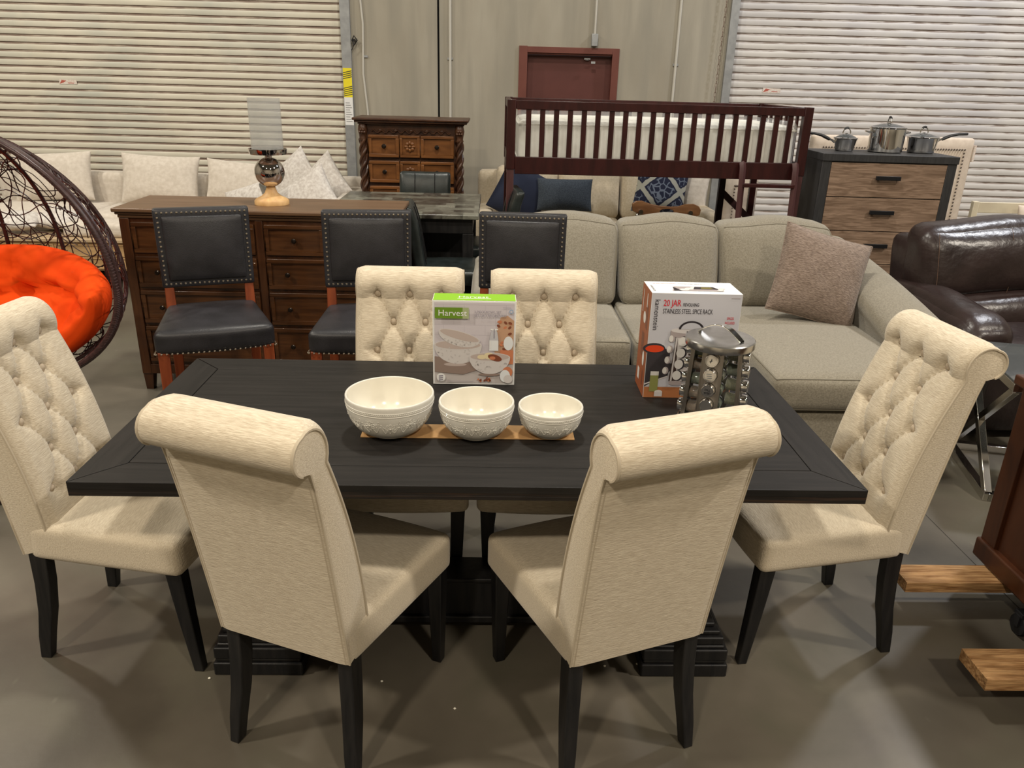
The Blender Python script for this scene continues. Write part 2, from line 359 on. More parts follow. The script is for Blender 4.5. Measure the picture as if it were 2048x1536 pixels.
def obj(name, g, mats, parent=None, loc=None, rz=0, rot=None, bev=0, ang=38, seg=2, kind=None, label=None, sub=0):
    me = bpy.data.meshes.new(name); me.from_pydata(g.v, [], g.f)
    me.polygons.foreach_set('material_index', g.mi); me.validate()
    bm = bmesh.new(); bm.from_mesh(me); bmesh.ops.remove_doubles(bm, verts=bm.verts, dist=1e-5)
    bmesh.ops.recalc_face_normals(bm, faces=bm.faces) if not getattr(g, 'keep', False) else None
    bm.to_mesh(me); bm.free()
    mats = mats if isinstance(mats, (list, tuple)) else [mats]
    for m in mats: me.materials.append(M[m] if isinstance(m, str) else m)
    for p in me.polygons: p.use_smooth = True
    try: me.set_sharp_from_angle(angle=R(ang))
    except Exception: pass
    o = bpy.data.objects.new(name, me); COL.objects.link(o)
    if parent is not None: o.parent = parent
    if loc is not None: o.location = loc
    if rot is not None: o.rotation_euler = rot
    elif rz: o.rotation_euler = (0, 0, rz)
    if bev:
        b = o.modifiers.new('bevel', 'BEVEL'); b.width = bev; b.segments = seg; b.limit_method = 'ANGLE'; b.angle_limit = R(40)
        b.harden_normals = False
    if sub:
        sm = o.modifiers.new('subdivision', 'SUBSURF'); sm.levels = sub; sm.render_levels = sub
    if kind: o['kind'] = kind
    if label: o['label'] = label
    return o
def keepmi(g): return g
def thing(name, label, cat, loc=(0, 0, 0), rz=0, group=None, rot=None):
    o = bpy.data.objects.new(name, None); COL.objects.link(o); o.empty_display_size = .1
    o.location = loc; o.rotation_euler = rot if rot else (0, 0, rz)
    o['label'] = label; o['category'] = cat
    if group: o['group'] = group
    return o
def tag(o, label, cat, group=None):
    o['label'] = label; o['category'] = cat
    if group: o['group'] = group
    return o
def copytree(o, parent=None):
    c = o.copy(); COL.objects.link(c); c.parent = parent
    for ch in [x for x in ALLCH(o)]: copytree(ch, c)
    return c
def ALLCH(o): return [x for x in bpy.data.objects if x.parent == o]
def dup(o, loc, rz=None, label=None, group=None, rot=None):
    kids = ALLCH(o); c = o.copy(); COL.objects.link(c); c.location = loc
    if rot: c.rotation_euler = rot
    elif rz is not None: c.rotation_euler = (0, 0, rz)
    for k in kids: copytree(k, c)
    if label: c['label'] = label
    if group: c['group'] = group
    return c
_tc = {}
def text2d(s, size=1.0, bold=0):
    k = (s, bold)
    if k not in _tc:
        cu = bpy.data.curves.new('lettering', 'FONT'); cu.body = s; cu.size = 1; cu.resolution_u = 3; cu.offset = bold
        ob = bpy.data.objects.new('lettering', cu); COL.objects.link(ob)
        me = bpy.data.meshes.new_from_object(ob.evaluated_get(bpy.context.evaluated_depsgraph_get()))
        _tc[k] = ([v.co.copy() for v in me.vertices], [tuple(p.vertices) for p in me.polygons])
        bpy.data.objects.remove(ob); bpy.data.curves.remove(cu); bpy.data.meshes.remove(me)
    return _tc[k]
class Art:
    """flat printing on a face: local 2-D (a, b) mapped through fn(a, b, depth)"""
    def __init__(s, fn): s.g = G(); s.g.keep = True; s.fn = fn; s.mats = []; s.d = .0006
    def mi(s, m):
        if m not in s.mats: s.mats.append(m)
        return s.mats.index(m)
    def poly(s, pts, m, same=False):
        if not same: s.d += .00012
        s.g.add([s.fn(a, b, s.d) for a, b in pts], [tuple(range(len(pts)))], s.mi(m))
    def rect(s, a0, b0, a1, b1, m, same=False): s.poly([(a0, b0), (a1, b0), (a1, b1), (a0, b1)], m, same)
    def ell(s, a, b, ra, rb, m, t0=0, t1=360, n=22, rot=0, same=False):
        pts = []
        for i in range(n+(0 if t1-t0 == 360 else 1)):
            t = R(t0+(t1-t0)*i/n); x, y = ra*math.cos(t), rb*math.sin(t)
            pts.append((a+x*math.cos(rot)-y*math.sin(rot), b+x*math.sin(rot)+y*math.cos(rot)))
        s.poly(pts, m, same)
    def text(s, st, a, b, size, m, rot=0, sx=1, bold=0, width=None, cen=False):
        vs, fs = text2d(st, 1, bold); s.d += .00012
        w0 = max(v.x for v in vs)
        if width: size_x = width/w0
        else: size_x = size*sx
        off = -w0*size_x/2 if cen else 0
        out = []
        for v in vs:
            x, y = v.x*size_x+off, v.y*size
            out.append(s.fn(a+x*math.cos(rot)-y*math.sin(rot), b+x*math.sin(rot)+y*math.cos(rot), s.d))
        s.g.add(out, fs, s.mi(m))
    def done(s, name, parent, label=None):
        me_m = [m for m in s.mats]
        return obj(name, s.g, me_m, parent, label=label)

# ------------------------------------------------------------------ the room
HX, HY = math.sin(YAW), math.cos(YAW)
W0 = Vector((CAM.x+8.2*HX, CAM.y+8.2*HY, 0))          # a point on the far wall; local x runs along the wall
def onwall(g, name, mats, **k):
    o = obj(name, g, mats, **k)
    if k.get('parent') is None: o.location = W0; o.rotation_euler = (0, 0, -YAW)
    return o
g = G(); g.box(-9, 9, -9, 8.6, -.12, 0); obj('floor', g, 'floor', kind='structure')
g = G(); g.beam((1.952, -5, .0002), (1.952, 5.8, .0002), .003, .0012); obj('trim_2', g, mk('floor_joint', (.035, .03, .024), rough=.9), kind='structure')
g = G(); g.box(-9, 9, -9, 8.6, 7, 7.1); obj('ceiling', g, mk('ceiling_deck', (.22, .22, .21), rough=.8), kind='structure')
g = G(); g.box(-9.1, -9, -9, 8.6, 0, 7); obj('wall_left', g, 'wall', kind='structure')
g = G(); g.box(9, 9.1, -9, 8.6, 0, 7); obj('wall_right', g, 'wall', kind='structure')
g = G(); g.box(-9, 9, -9.1, -9, 0, 7); obj('wall_front', g, 'wall', kind='structure')
# far wall: concrete with openings for the two shutters and the recessed door, and a dark vertical joint
LX1, RX0, OPH = -1.70, 2.04, 4.2
g = G()
for a, b, z0, z1 in ((-9.3, -6.2, 0, 7), (-6.2, LX1, OPH, 7), (LX1, -.815, 0, 7), (-.795, .045, 0, 7), (.045, .905, 1.99, 7), (.905, RX0, 0, 7), (RX0, 6.5, OPH, 7), (6.5, 9.3, 0, 7)):
    g.box(a, b, 0, .22, z0, z1)
onwall(g, 'wall_back', 'wall', kind='structure')
g = G(); g.box(-.815, -.795, .03, .2, 0, 7); onwall(g, 'trim_1', 'gap', kind='structure')
# shallow pilaster line left of the pipe
# red door
g = G()
jag = random.Random(3)
def fr(x0, x1, z0, z1): g.box(x0, x1, -.02, .0, z0, z1)
fr(-.02, .062, 0, 2.045); fr(.888, .955, 0, 2.04); g.box(.062, .888, -.02, 0, 1.985, 2.04)
g.box(.045, .062, 0, .12, 0, 1.985); g.box(.888, .905, 0, .12, 0, 1.985); g.box(.062, .888, 0, .12, 1.97, 1.985)
door = onwall(g, 'door_1', 'redpaint', kind='structure', bev=.003)
g = G(); g.box(.062, .888, .07, .115, .01, 1.968); obj('door_leaf', g, 'redleaf', door)
g = G(); g.box(.62, .68, .035, .07, 1.935, 1.95); g.ball((.65, .045, 1.935), .02, sc=(1.3, .8, .5)); obj('door_closer', g, 'galv', door)
# roller shutters
def shutter(name, x0, x1, mat, phase):
    gg = G(); gg.keep = True; pitch = .0705; z = -phase; prof = []
    while z < OPH:
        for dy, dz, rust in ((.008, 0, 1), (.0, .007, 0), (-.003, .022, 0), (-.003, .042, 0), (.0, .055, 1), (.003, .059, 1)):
            if z+dz >= 0: prof.append((dy, z+dz, rust))
        z += pitch
    vs = []; fs = []; mi = []
    for (dy, zz, ru) in prof: vs += [(x0, .075+dy, zz), (x1, .075+dy, zz)]
    for i in range(len(prof)-1):
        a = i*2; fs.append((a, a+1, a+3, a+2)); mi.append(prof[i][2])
    gg.v, gg.f, gg.mi = vs, fs, mi
    ob = onwall(gg, name, [mat, 'rust' if mat == 'shutter' else 'rustR'], kind='structure', ang=25)
    return ob
sl = shutter('door_2', -6.2, LX1+.04, 'shutter', .02)
sr = shutter('door_3', RX0-.04, 6.5, 'shutterR', .045)
g = G(); g.box(LX1-.045, LX1+.05, -.035, .10, 0, OPH); obj('guide_rail', g, 'galv', sl, bev=.003)
g = G(); g.box(RX0-.055, RX0+.025, -.035, .10, 0, OPH); obj('guide_rail', g, 'galv', sr, bev=.003)
a = Art(lambda a, b, d: (a, -.035-d, b))
x0, x1 = LX1-.04, LX1+.045
a.rect(x0, 1.53, x1, 1.80, 'yellow'); a.rect(x0, 1.27, x1, 1.53, 'white')
for z in [1.55+.018*i for i in range(5)]+[1.71+.018*i for i in range(4)]:
    a.poly([(x0, z-.012), (x1, z+.008), (x1, z+.015), (x0, z-.005)], 'ink')
for i in range(9): a.rect(x0+.012, 1.30+i*.022, x1-.012-.01*(i % 3), 1.306+i*.022, 'galv', same=True)
a.done('warning_label', sl, 'yellow and black striped warning label over a white text label')
def sticker(par, u, z, flip):
    a = Art(lambda a, b, d: (u+a, .0695-d, z+b))
    a.poly([(-.09, -.022), (-.085, .024), (.088, .02), (.09, -.02)], 'paperpink')
    a.poly([(-.085, -.018), (-.06, .018), (-.015, .012), (-.04, -.005)], 'stickerred')
    a.rect(.0, -.012, .06, -.006, 'stickerred')
    a.done('torn_sticker', par, 'torn white and red paper sticker')
sticker(sl, -4.52+.0, 1.60, 0); sticker(sr, 2.50, 1.70, 1)
# conduits and small fittings on the far wall
def conduit(pts, r, label, extra=None):
    t = thing('wall_conduit', label, 'pipe', (W0.x, W0.y, 0), -YAW, 'pipes on the far wall')
    g = G(); g.tube(pts, r, 8); obj('pipe', g, 'conduit', t)
    g = G()
    for z in (1.9, 3.2): g.box(pts[0][0]-r*2, pts[0][0]+r*2, -.012, 0, z, z+.02)
    obj('strap', g, 'galv', t)
    if extra: extra(t)
conduit([(-.69, -.014, 0), (-.69, -.014, 7)], .013, 'white pipe running up just right of the dark wall joint')
def jb(t):
    g = G(); g.box(.675, .735, -.055, 0, 2.055, 2.165); obj('junction_box', g, 'galv', t, bev=.004)
conduit([(.705, -.02, 2.15), (.705, -.02, 2.9), (.712, -.02, 3.6), (.70, -.02, 7)], .010, 'thin pipe with a grey junction box above the red door', jb)
conduit([(1.51, -.014, 0), (1.505, -.014, 7)], .013, 'white pipe between the red door and the right roller shutter')
conduit([(-1.515, -.012, 0), (-1.515, -.012, 1.4), (-1.545, -.012, 1.75), (-1.53, -.012, 2.2), (-1.56, -.012, 2.6), (-1.54, -.012, 7)], .010, 'wavy pale cable beside the left roller shutter')
g = G()
for i in range(150):
    z = 6.9-i*.042; x = -.018*math.sin(z*1.2)
    L = [(x+(.009 if i % 2 else 0)*math.cos(t)+(0 if i % 2 else .0), (.009 if not i % 2 else 0)*math.cos(t), z+.026*math.sin(t)) for t in [k*math.pi/4 for k in range(8)]]
    g.tube(L, .003, 4, closed=True)
o = obj('pull_chain', g, 'rust', loc=(W0.x+1.93*HY, W0.y-1.93*HX-.05, 0), rz=-YAW)
tag(o, 'thin hanging chain loop beside the right roller shutter rail', 'chain')
g = G(); g.tube([(0, 0, 0), (0, -.05, 0)], .012, 8); g.tube([(.0, -.04, .04), (.03, -.045, .0), (0, -.04, -.04), (-.02, -.04, 0)], .007, 6, closed=True); g.tube([(0, -.04, -.03), (-.03, -.03, -.09)], .004, 5)
o = obj('chain_hook', g, 'blackmetal', loc=(W0.x-1.615*HY, W0.y+1.615*HX, 2.05), rz=-YAW)
tag(o, 'small black hook fixed at the top of the left shutter rail', 'hook')

# ------------------------------------------------------------------ dining table
def table():
    t = thing('dining_table', 'dark espresso rectangular dining table with framed plank top, set in the middle', 'table')
    W_, D_, f = 1.012, .463, .108
    g = G(); e = .0012
    def slab(poly, mi, z0=.742, z1=.762):
        n = len(poly); g.add([(x, y, z0) for x, y in poly]+[(x, y, z1) for x, y in poly],
              [tuple(range(n-1, -1, -1)), tuple(range(n, 2*n))]+[(i, (i+1) % n, n+(i+1) % n, n+i) for i in range(n)], mi)
    xi, yi = W_-f, D_-f
    slab([(-xi+e, -yi+e), (xi-e, -yi+e), (xi-e, yi-e), (-xi+e, yi-e)], 0)
    slab([(-W_+e*2, -D_), (W_-e*2, -D_), (xi-e, -yi-e), (-xi+e, -yi-e)], 0)
    slab([(-W_+e*2, D_), (-xi+e, yi+e), (xi-e, yi+e), (W_-e*2, D_)], 0)
    slab([(-W_, -D_+e*2), (-xi-e, -yi+e), (-xi-e, yi-e), (-W_, D_-e*2)], 1)
    slab([(W_, -D_+e*2), (W_, D_-e*2), (xi+e, yi-e), (xi+e, -yi+e)], 1)
    g.box(-W_+.001, W_-.001, -D_+.001, D_-.001, .733, .7445, 2)
    obj('tabletop', g, ['espresso', 'espresso_y', 'edge'], t, bev=.0008, seg=1)
    g = G(); g.box(-W_+.0008, W_-.0008, -D_+.0008, D_-.0008, .722, .735); obj('edge_band', g, 'edge', t, bev=.002)
    g = G(); g.box(-.86, .86, -.30, .30, .66, .7215); obj('apron', g, 'blackwood', t, bev=.004)
    for s in (-1, 1):
        g = G(); c = s*.655
        for hx, hy, z0, z1 in ((.135, .285, 0, .045), (.128, .278, .045, .058), (.131, .281, .058, .098), (.122, .272, .098, .108), (.118, .268, .108, .135), (.108, .255, .135, .150), (.095, .235, .15, .165)):
            g.box(c-hx, c+hx, -hy, hy, z0, z1)
        obj('pedestal_foot', g, 'blackwood', t, bev=.006, seg=3)
        g = G()
        for yy in (-.13, .13): g.box(c-.055, c+.055, yy-.055, yy+.055, .16, .665)
        g.box(c-.04, c+.04, -.08, .08, .2, .62); g.box(c-.075, c+.075, -.2, .2, .16, .2); g.box(c-.075, c+.075, -.22, .22, .62, .662)
        obj('pedestal', g, 'blackwood', t, bev=.005)
    g = G(); g.box(-.56, .56, -.055, .055, .05, .19); g.box(-.56, .56, -.07, .07, .03, .055); g.box(-.56, .56, -.065, .065, .185, .2)
    obj('stretcher', g, 'blackwood', t, bev=.004)
table()

# ------------------------------------------------------------------ tufted rolled-back dining chair
def chair_profile():
    """(y, z) outline: up the front, over the scroll, down the back. returns pts, index ranges"""
    F = []
    n = 34
    for i in range(n):                                   # front, from seat to just under the scroll
        z = .40+(.955-.40)*i/(n-1); k = (z-.40)/.555
        y = .085-.035*k-.102*k**2.1
        F.append((y, z))
    cy, cz, r = -.122, 1.000, .0435
    y0, z0 = F[-1]
    a0 = math.atan2(z0-cz, y0-cy); A = []
    r0 = math.hypot(z0-cz, y0-cy)
    m = 22; a1 = R(262)
    for i in range(1, m+1):
        k = i/m; a = a0+(a1-a0)*k; rr = r0+(r-r0)*min(1, k*2.2)
        A.append((cy+rr*math.cos(a), cz+rr*math.sin(a)))
    B = [(-.110, .955)]
    for i in range(16):
        k = i/15; z = .952-(.952-.376)*k
        B.append((-.108+.104*k**.85, z))
    B[0] = (-.115, .954)
    return F, A, B
def make_dining_chair():
    t = thing('dining_chair', '', 'chair', group='tufted cream dining chairs')
    F, A, B = chair_profile(); P = F+A+B[1:]
    def hw(z): return .192+(.196-.192)*max(0, min(1, (z-.37)/.5))
    rows = [.992, .885, .778, .671, .564]; btn = []
    for i, z in enumerate(rows):
        for x in ((-.118, 0, .118) if i % 2 == 0 else (-.059, .059)): btn.append((x, z))
    seg_ = []
    for i in range(len(rows)-1):
        for (x, z) in btn:
            if z != rows[i]: continue
            for (x2, z2) in btn:
                if z2 == rows[i+1] and abs(x-x2) < .08: seg_.append((x, z, x2, z2))
    for x in (-.118, 0, .118): seg_.append((x, rows[0], x, rows[0]+.07))
    for i, z in enumerate(rows):
        if i % 2 == 0:
            for s in (-1, 1): seg_.append((s*.118, z, s*.175, z+.004))
    NX = 56; NF = len(F); NCR = len(seg_)-3-2*3
    FF = []                                               # refine the front
    PF = F+A[:9]
    fine = 150
    cum = [0]
    for i in range(1, len(PF)): cum.append(cum[-1]+math.hypot(PF[i][0]-PF[i-1][0], PF[i][1]-PF[i-1][1]))
    zc = []
    for i in range(fine):
        d = cum[-1]*i/(fine-1); j = 0
        while j < len(cum)-2 and cum[j+1] < d: j += 1
        k = (d-cum[j])/(cum[j+1]-cum[j]); a, b = PF[j], PF[j+1]
        p = (a[0]+(b[0]-a[0])*k, a[1]+(b[1]-a[1])*k); tn = (b[0]-a[0], b[1]-a[1]); L = math.hypot(*tn)
        nrm = (tn[1]/L, -tn[0]/L)
        FF.append((p, nrm, .40+d))                        # arc height as the tuft coordinate
    def dseg(x, z, s_):
        x1, z1, x2, z2 = s_; dx, dz = x2-x1, z2-z1; k = max(0, min(1, ((x-x1)*dx+(z-z1)*dz)/(dx*dx+dz*dz)))
        return math.hypot(x-x1-dx*k, z-z1-dz*k), k
    def disp(x, s_, h):
        ed = max(0, 1-abs(x/h)); e = min(1, ed/.14)**.5
        if s_ < .46: base = .012*e
        ds = [(dseg(x, s_, q), qi) for qi, q in enumerate(seg_)]; (d, kk), qi = min(ds, key=lambda q: q[0][0]); fade = (1-kk)**1.5 if qi >= NCR else 1
        b = min(math.hypot(x-bx, s_-bz) for bx, bz in btn)
        v = .017*e
        v -= .007*math.exp(-(d/.0065)**2)*e*fade
        v += .009*((1-fade)+fade*min(1, d/.030)**.7)*e
        v -= .019*math.exp(-(b/.017)**2)+.006*math.exp(-(b/.035)**2)
        if s_ > 1.02: v = v*(1-(s_-1.02)/.10)+.010*e*min(1, (s_-1.02)/.10) if s_ < 1.12 else .010*e
        if s_ < .46: v = .014*e
        return v
    g = G(); NB = 0
    rowsv = []
    for (p, nm, s_) in FF:
        h = hw(p[1]); r_ = []
        for i in range(NX+1):
            u = math.sin((2*i/NX-1)*math.pi/2*.98)/math.sin(math.pi/2*.98); x = u*h; d = disp(x, s_, h)
            r_.append((x, p[0]+nm[0]*d, p[1]+nm[1]*d))
        rowsv.append(r_)
    rest = A[9:]+B[1:]
    for j, p in enumerate(rest):
        h = hw(p[1]); r_ = []
        q0 = rest[max(0, j-1)]; q1 = rest[min(len(rest)-1, j+1)]; tn = (q1[0]-q0[0], q1[1]-q0[1]); L = math.hypot(*tn) or 1
        nm = (tn[1]/L, -tn[0]/L)
        am = .007*max(.2, 1-j/12) if j < 13 else 0
        if j >= 14: am = .006
        for i in range(NX+1):
            u = math.sin((2*i/NX-1)*math.pi/2*.98)/math.sin(math.pi/2*.98)
            e = min(1, (1-abs(u))/.14)**.5; d = am*e
            r_.append((u*h, p[0]+nm[0]*d, p[1]+nm[1]*d))
        rowsv.append(r_)
    n0 = NX+1; vs = [v for r_ in rowsv for v in r_]; NR = len(rowsv); fs = []
    for j in range(NR):
        for i in range(NX): a = j*n0+i; b = ((j+1) % NR)*n0+i; fs.append((a, a+1, b+1, b))
    g.add(vs, fs)
    for i, fl in ((0, 0), (NX, 1)):
        side = [vs[j*n0+i] for j in range(NR)]
        # strip between front and back: triangulated by ngon
        g.add(side, [tuple(range(NR)) if not fl else tuple(range(NR-1, -1, -1))])
    back = obj('backrest', g, 'linen', t, ang=50)
    for s in (-1, 1):
        g = G()
        pts = [(s*hw(p[1]), p[0], p[1]) for p in F[3:]+A[:-1]]
        g.tube(pts, .0042, 6)
        for off in (.010, .020):
            g.tube([(s*(hw(p[1])-off), p[0]-.0035, p[1]) for p in B[2:]], .0016, 4)
        g.tube([(s*(hw(p[1])-.0005), p[0]-.001, p[1]) for p in B[1:]], .0030, 5)
        obj('piping', g, 'linen_pipe', t)
    def nearest(s_):
        return min(FF, key=lambda q: abs(q[2]-s_))
    b0 = None
    for bx, bz in btn:
        p, nm, _ = nearest(bz)
        if b0 is None:
            g = G(); g.ball((0, 0, 0), .0130, 12, 6, sc=(1, .6, 1)); b0 = obj('button', g, 'button', t); bb = b0
        else:
            bb = b0.copy(); COL.objects.link(bb)
        bb.location = (bx, p[0]-nm[0]*.001, p[1]-nm[1]*.001)
    # seat
    g = G()
    def sf(q):
        x, y, z = q; k = (y+.0)/.48; return (x*(.80+.20*max(0, min(1, k))), y+.014*(1-(x/.25)**2)*max(0, k-.5)*2, z)
    c, h = (0, .250, .418), (.238, .243, .060)
    g.soft(c, h, .026, (0, 0, .018), 16, fn=sf)
    obj('seat', g, 'linen_seat', t, ang=60)
    for s in (-1, 1):
        g = G()
        g.bar([(s*.190, .488, 0), (s*.196, .474, .19), (s*.200, .462, .375)], [.015, .020, .024], [.015, .020, .024])
        obj('front_leg', g, 'blackwood', t, bev=.003)
        g = G()
        g.bar([(s*.184, -.008, 0), (s*.180, .002, .08), (s*.174, .018, .17), (s*.170, .027, .27), (s*.168, .030, .385)], [.014, .017, .019, .020, .020], [.017, .020, .022, .024, .026])
        obj('rear_leg', g, 'blackwood', t, bev=.003)
    return t
proto = make_dining_chair()
chairs = [((-.470, -.590), -22, 'cream rolled-back dining chair at the front left of the dark table, back to the viewer'),
          ((.424, -.600), 19.8, 'cream rolled-back dining chair at the front right of the dark table, back to the viewer'),
          ((-1.306, -.015), -95.9, 'cream tufted dining chair at the left head of the dark dining table'),
          ((1.322, .026), 95.9, 'cream tufted dining chair at the right head of the dark table'),
          ((-.262, .572), 180, 'cream tufted dining chair behind the table, left one partly hidden by the green box'),
          ((.237, .572), 180, 'cream tufted dining chair behind the table, right one in front of the nailhead stool')]
for i, ((x, y), a, lb) in enumerate(chairs):
    if i == 0: proto.location = (x, y, 0); proto.rotation_euler = (0, 0, R(a)); proto['label'] = lb
    else: dup(proto, (x, y, 0), R(a), lb)

# ------------------------------------------------------------------ things on the table
T = .762
g = G(); g.box(-.327, .283, -.185, -.095, T+.0003, T+.0045)
o = obj('cardboard_strip', g, 'cardboard', bev=.001); tag(o, 'flat strip of brown cardboard under the three white bowls', 'cardboard')
def bowl(x, y, r, h, label):
    z0 = T+.0047
    t = thing('serving_bowl', label, 'bowl', (x, y, z0), 0, 'cream embossed bowls')
    ft = r*.52
    out = [(0, .003), (ft*.9, .003), (ft*.93, 0), (ft, 0), (ft+.002, .005)]
    def ro(k): return ft+(r-ft)*math.sin(k*math.pi/2)**.80
    for i in range(1, 22): k = i/22; out.append((ro(k), .005+(h-.006)*(k**1.5)))
    out += [(r, h-.004), (r-.001, h-.001), (r-.003, h), (r-.0055, h-.002)]
    inn = []
    for i in range(1, 24):
        k = 1-i/24; inn.append(((ro(k)-.0065), .013+(h-.014)*(k**1.5)))
    inn += [(.0, .011)]
    g = G(); g.lathe(out, 72); obj('body', g, 'bowl_out', t, ang=60)
    g = G(); g.lathe([out[-1]]+inn, 72); obj('glazed_inside', g, 'bowl', t, ang=60)
    g = G()
    def P(a, hh, o_=0.0):
        lo_, hi_ = 0, 1
        for _ in range(24):
            m_ = (lo_+hi_)/2
            if .005+(h-.006)*(m_**1.5) < hh: lo_ = m_
            else: hi_ = m_
        rr = ro(lo_)+o_; return (rr*math.cos(a), rr*math.sin(a), hh)
    for hh in (h*.80, h*.845, h*.75): g.tube([P(k*2*math.pi/72, hh) for k in range(72)], .0013, 5, closed=True)
    nb = int(2*math.pi*r/.0055)
    for k in range(nb): g.ball(P(k*2*math.pi/nb, h*.822), .0019, 5, 4)
    rnd = random.Random(int(r*1000)); nm = 13 if r > .12 else 12 if r > .1 else 11
    for k in range(nm):
        a0 = k*2*math.pi/nm; hc = h*(.44+.08*(k % 2))
        for j in range(8):
            th = R(45*j)+rnd.uniform(-.15, .15); Lr = h*.135*rnd.uniform(.8, 1.15); loop = []
            for q in range(9):
                w_ = 2*math.pi*q/9; lx = Lr*(.55+.45*math.cos(w_)); ly = Lr*.24*math.sin(w_)
                dx = lx*math.cos(th)-ly*math.sin(th); dz = lx*math.sin(th)+ly*math.cos(th)
                loop.append(P(a0+dx/r*1.1, min(h*.71, max(h*.22, hc+dz))))
            g.tube(loop, .0009, 4, closed=True)
        g.ball(P(a0, hc), .003, 6, 4)
        g.tube([P(a0+(.06+.40*q/12), h*(.40+.09*math.sin(q*.9+k))) for q in range(13)], .0010, 4)
        for j in range(4):
            aa = a0+.16+j*.055; hh = h*(.52+.08*math.sin(j*1.6)); g.tube([P(aa+.020*math.cos(q*.9), min(h*.70, hh+h*.045*math.sin(q*.9))) for q in range(7)], .0009, 4, closed=True)
    obj('embossed_relief', g, 'bowl_out', t)
bowl(-.247, -.135, .126, .118, 'largest cream embossed bowl, left on the cardboard strip')
bowl(.001, -.150, .1075, .103, 'medium cream embossed bowl in the middle of the cardboard strip')
bowl(.214, -.142, .0935, .088, 'smallest cream embossed bowl, right on the cardboard strip')

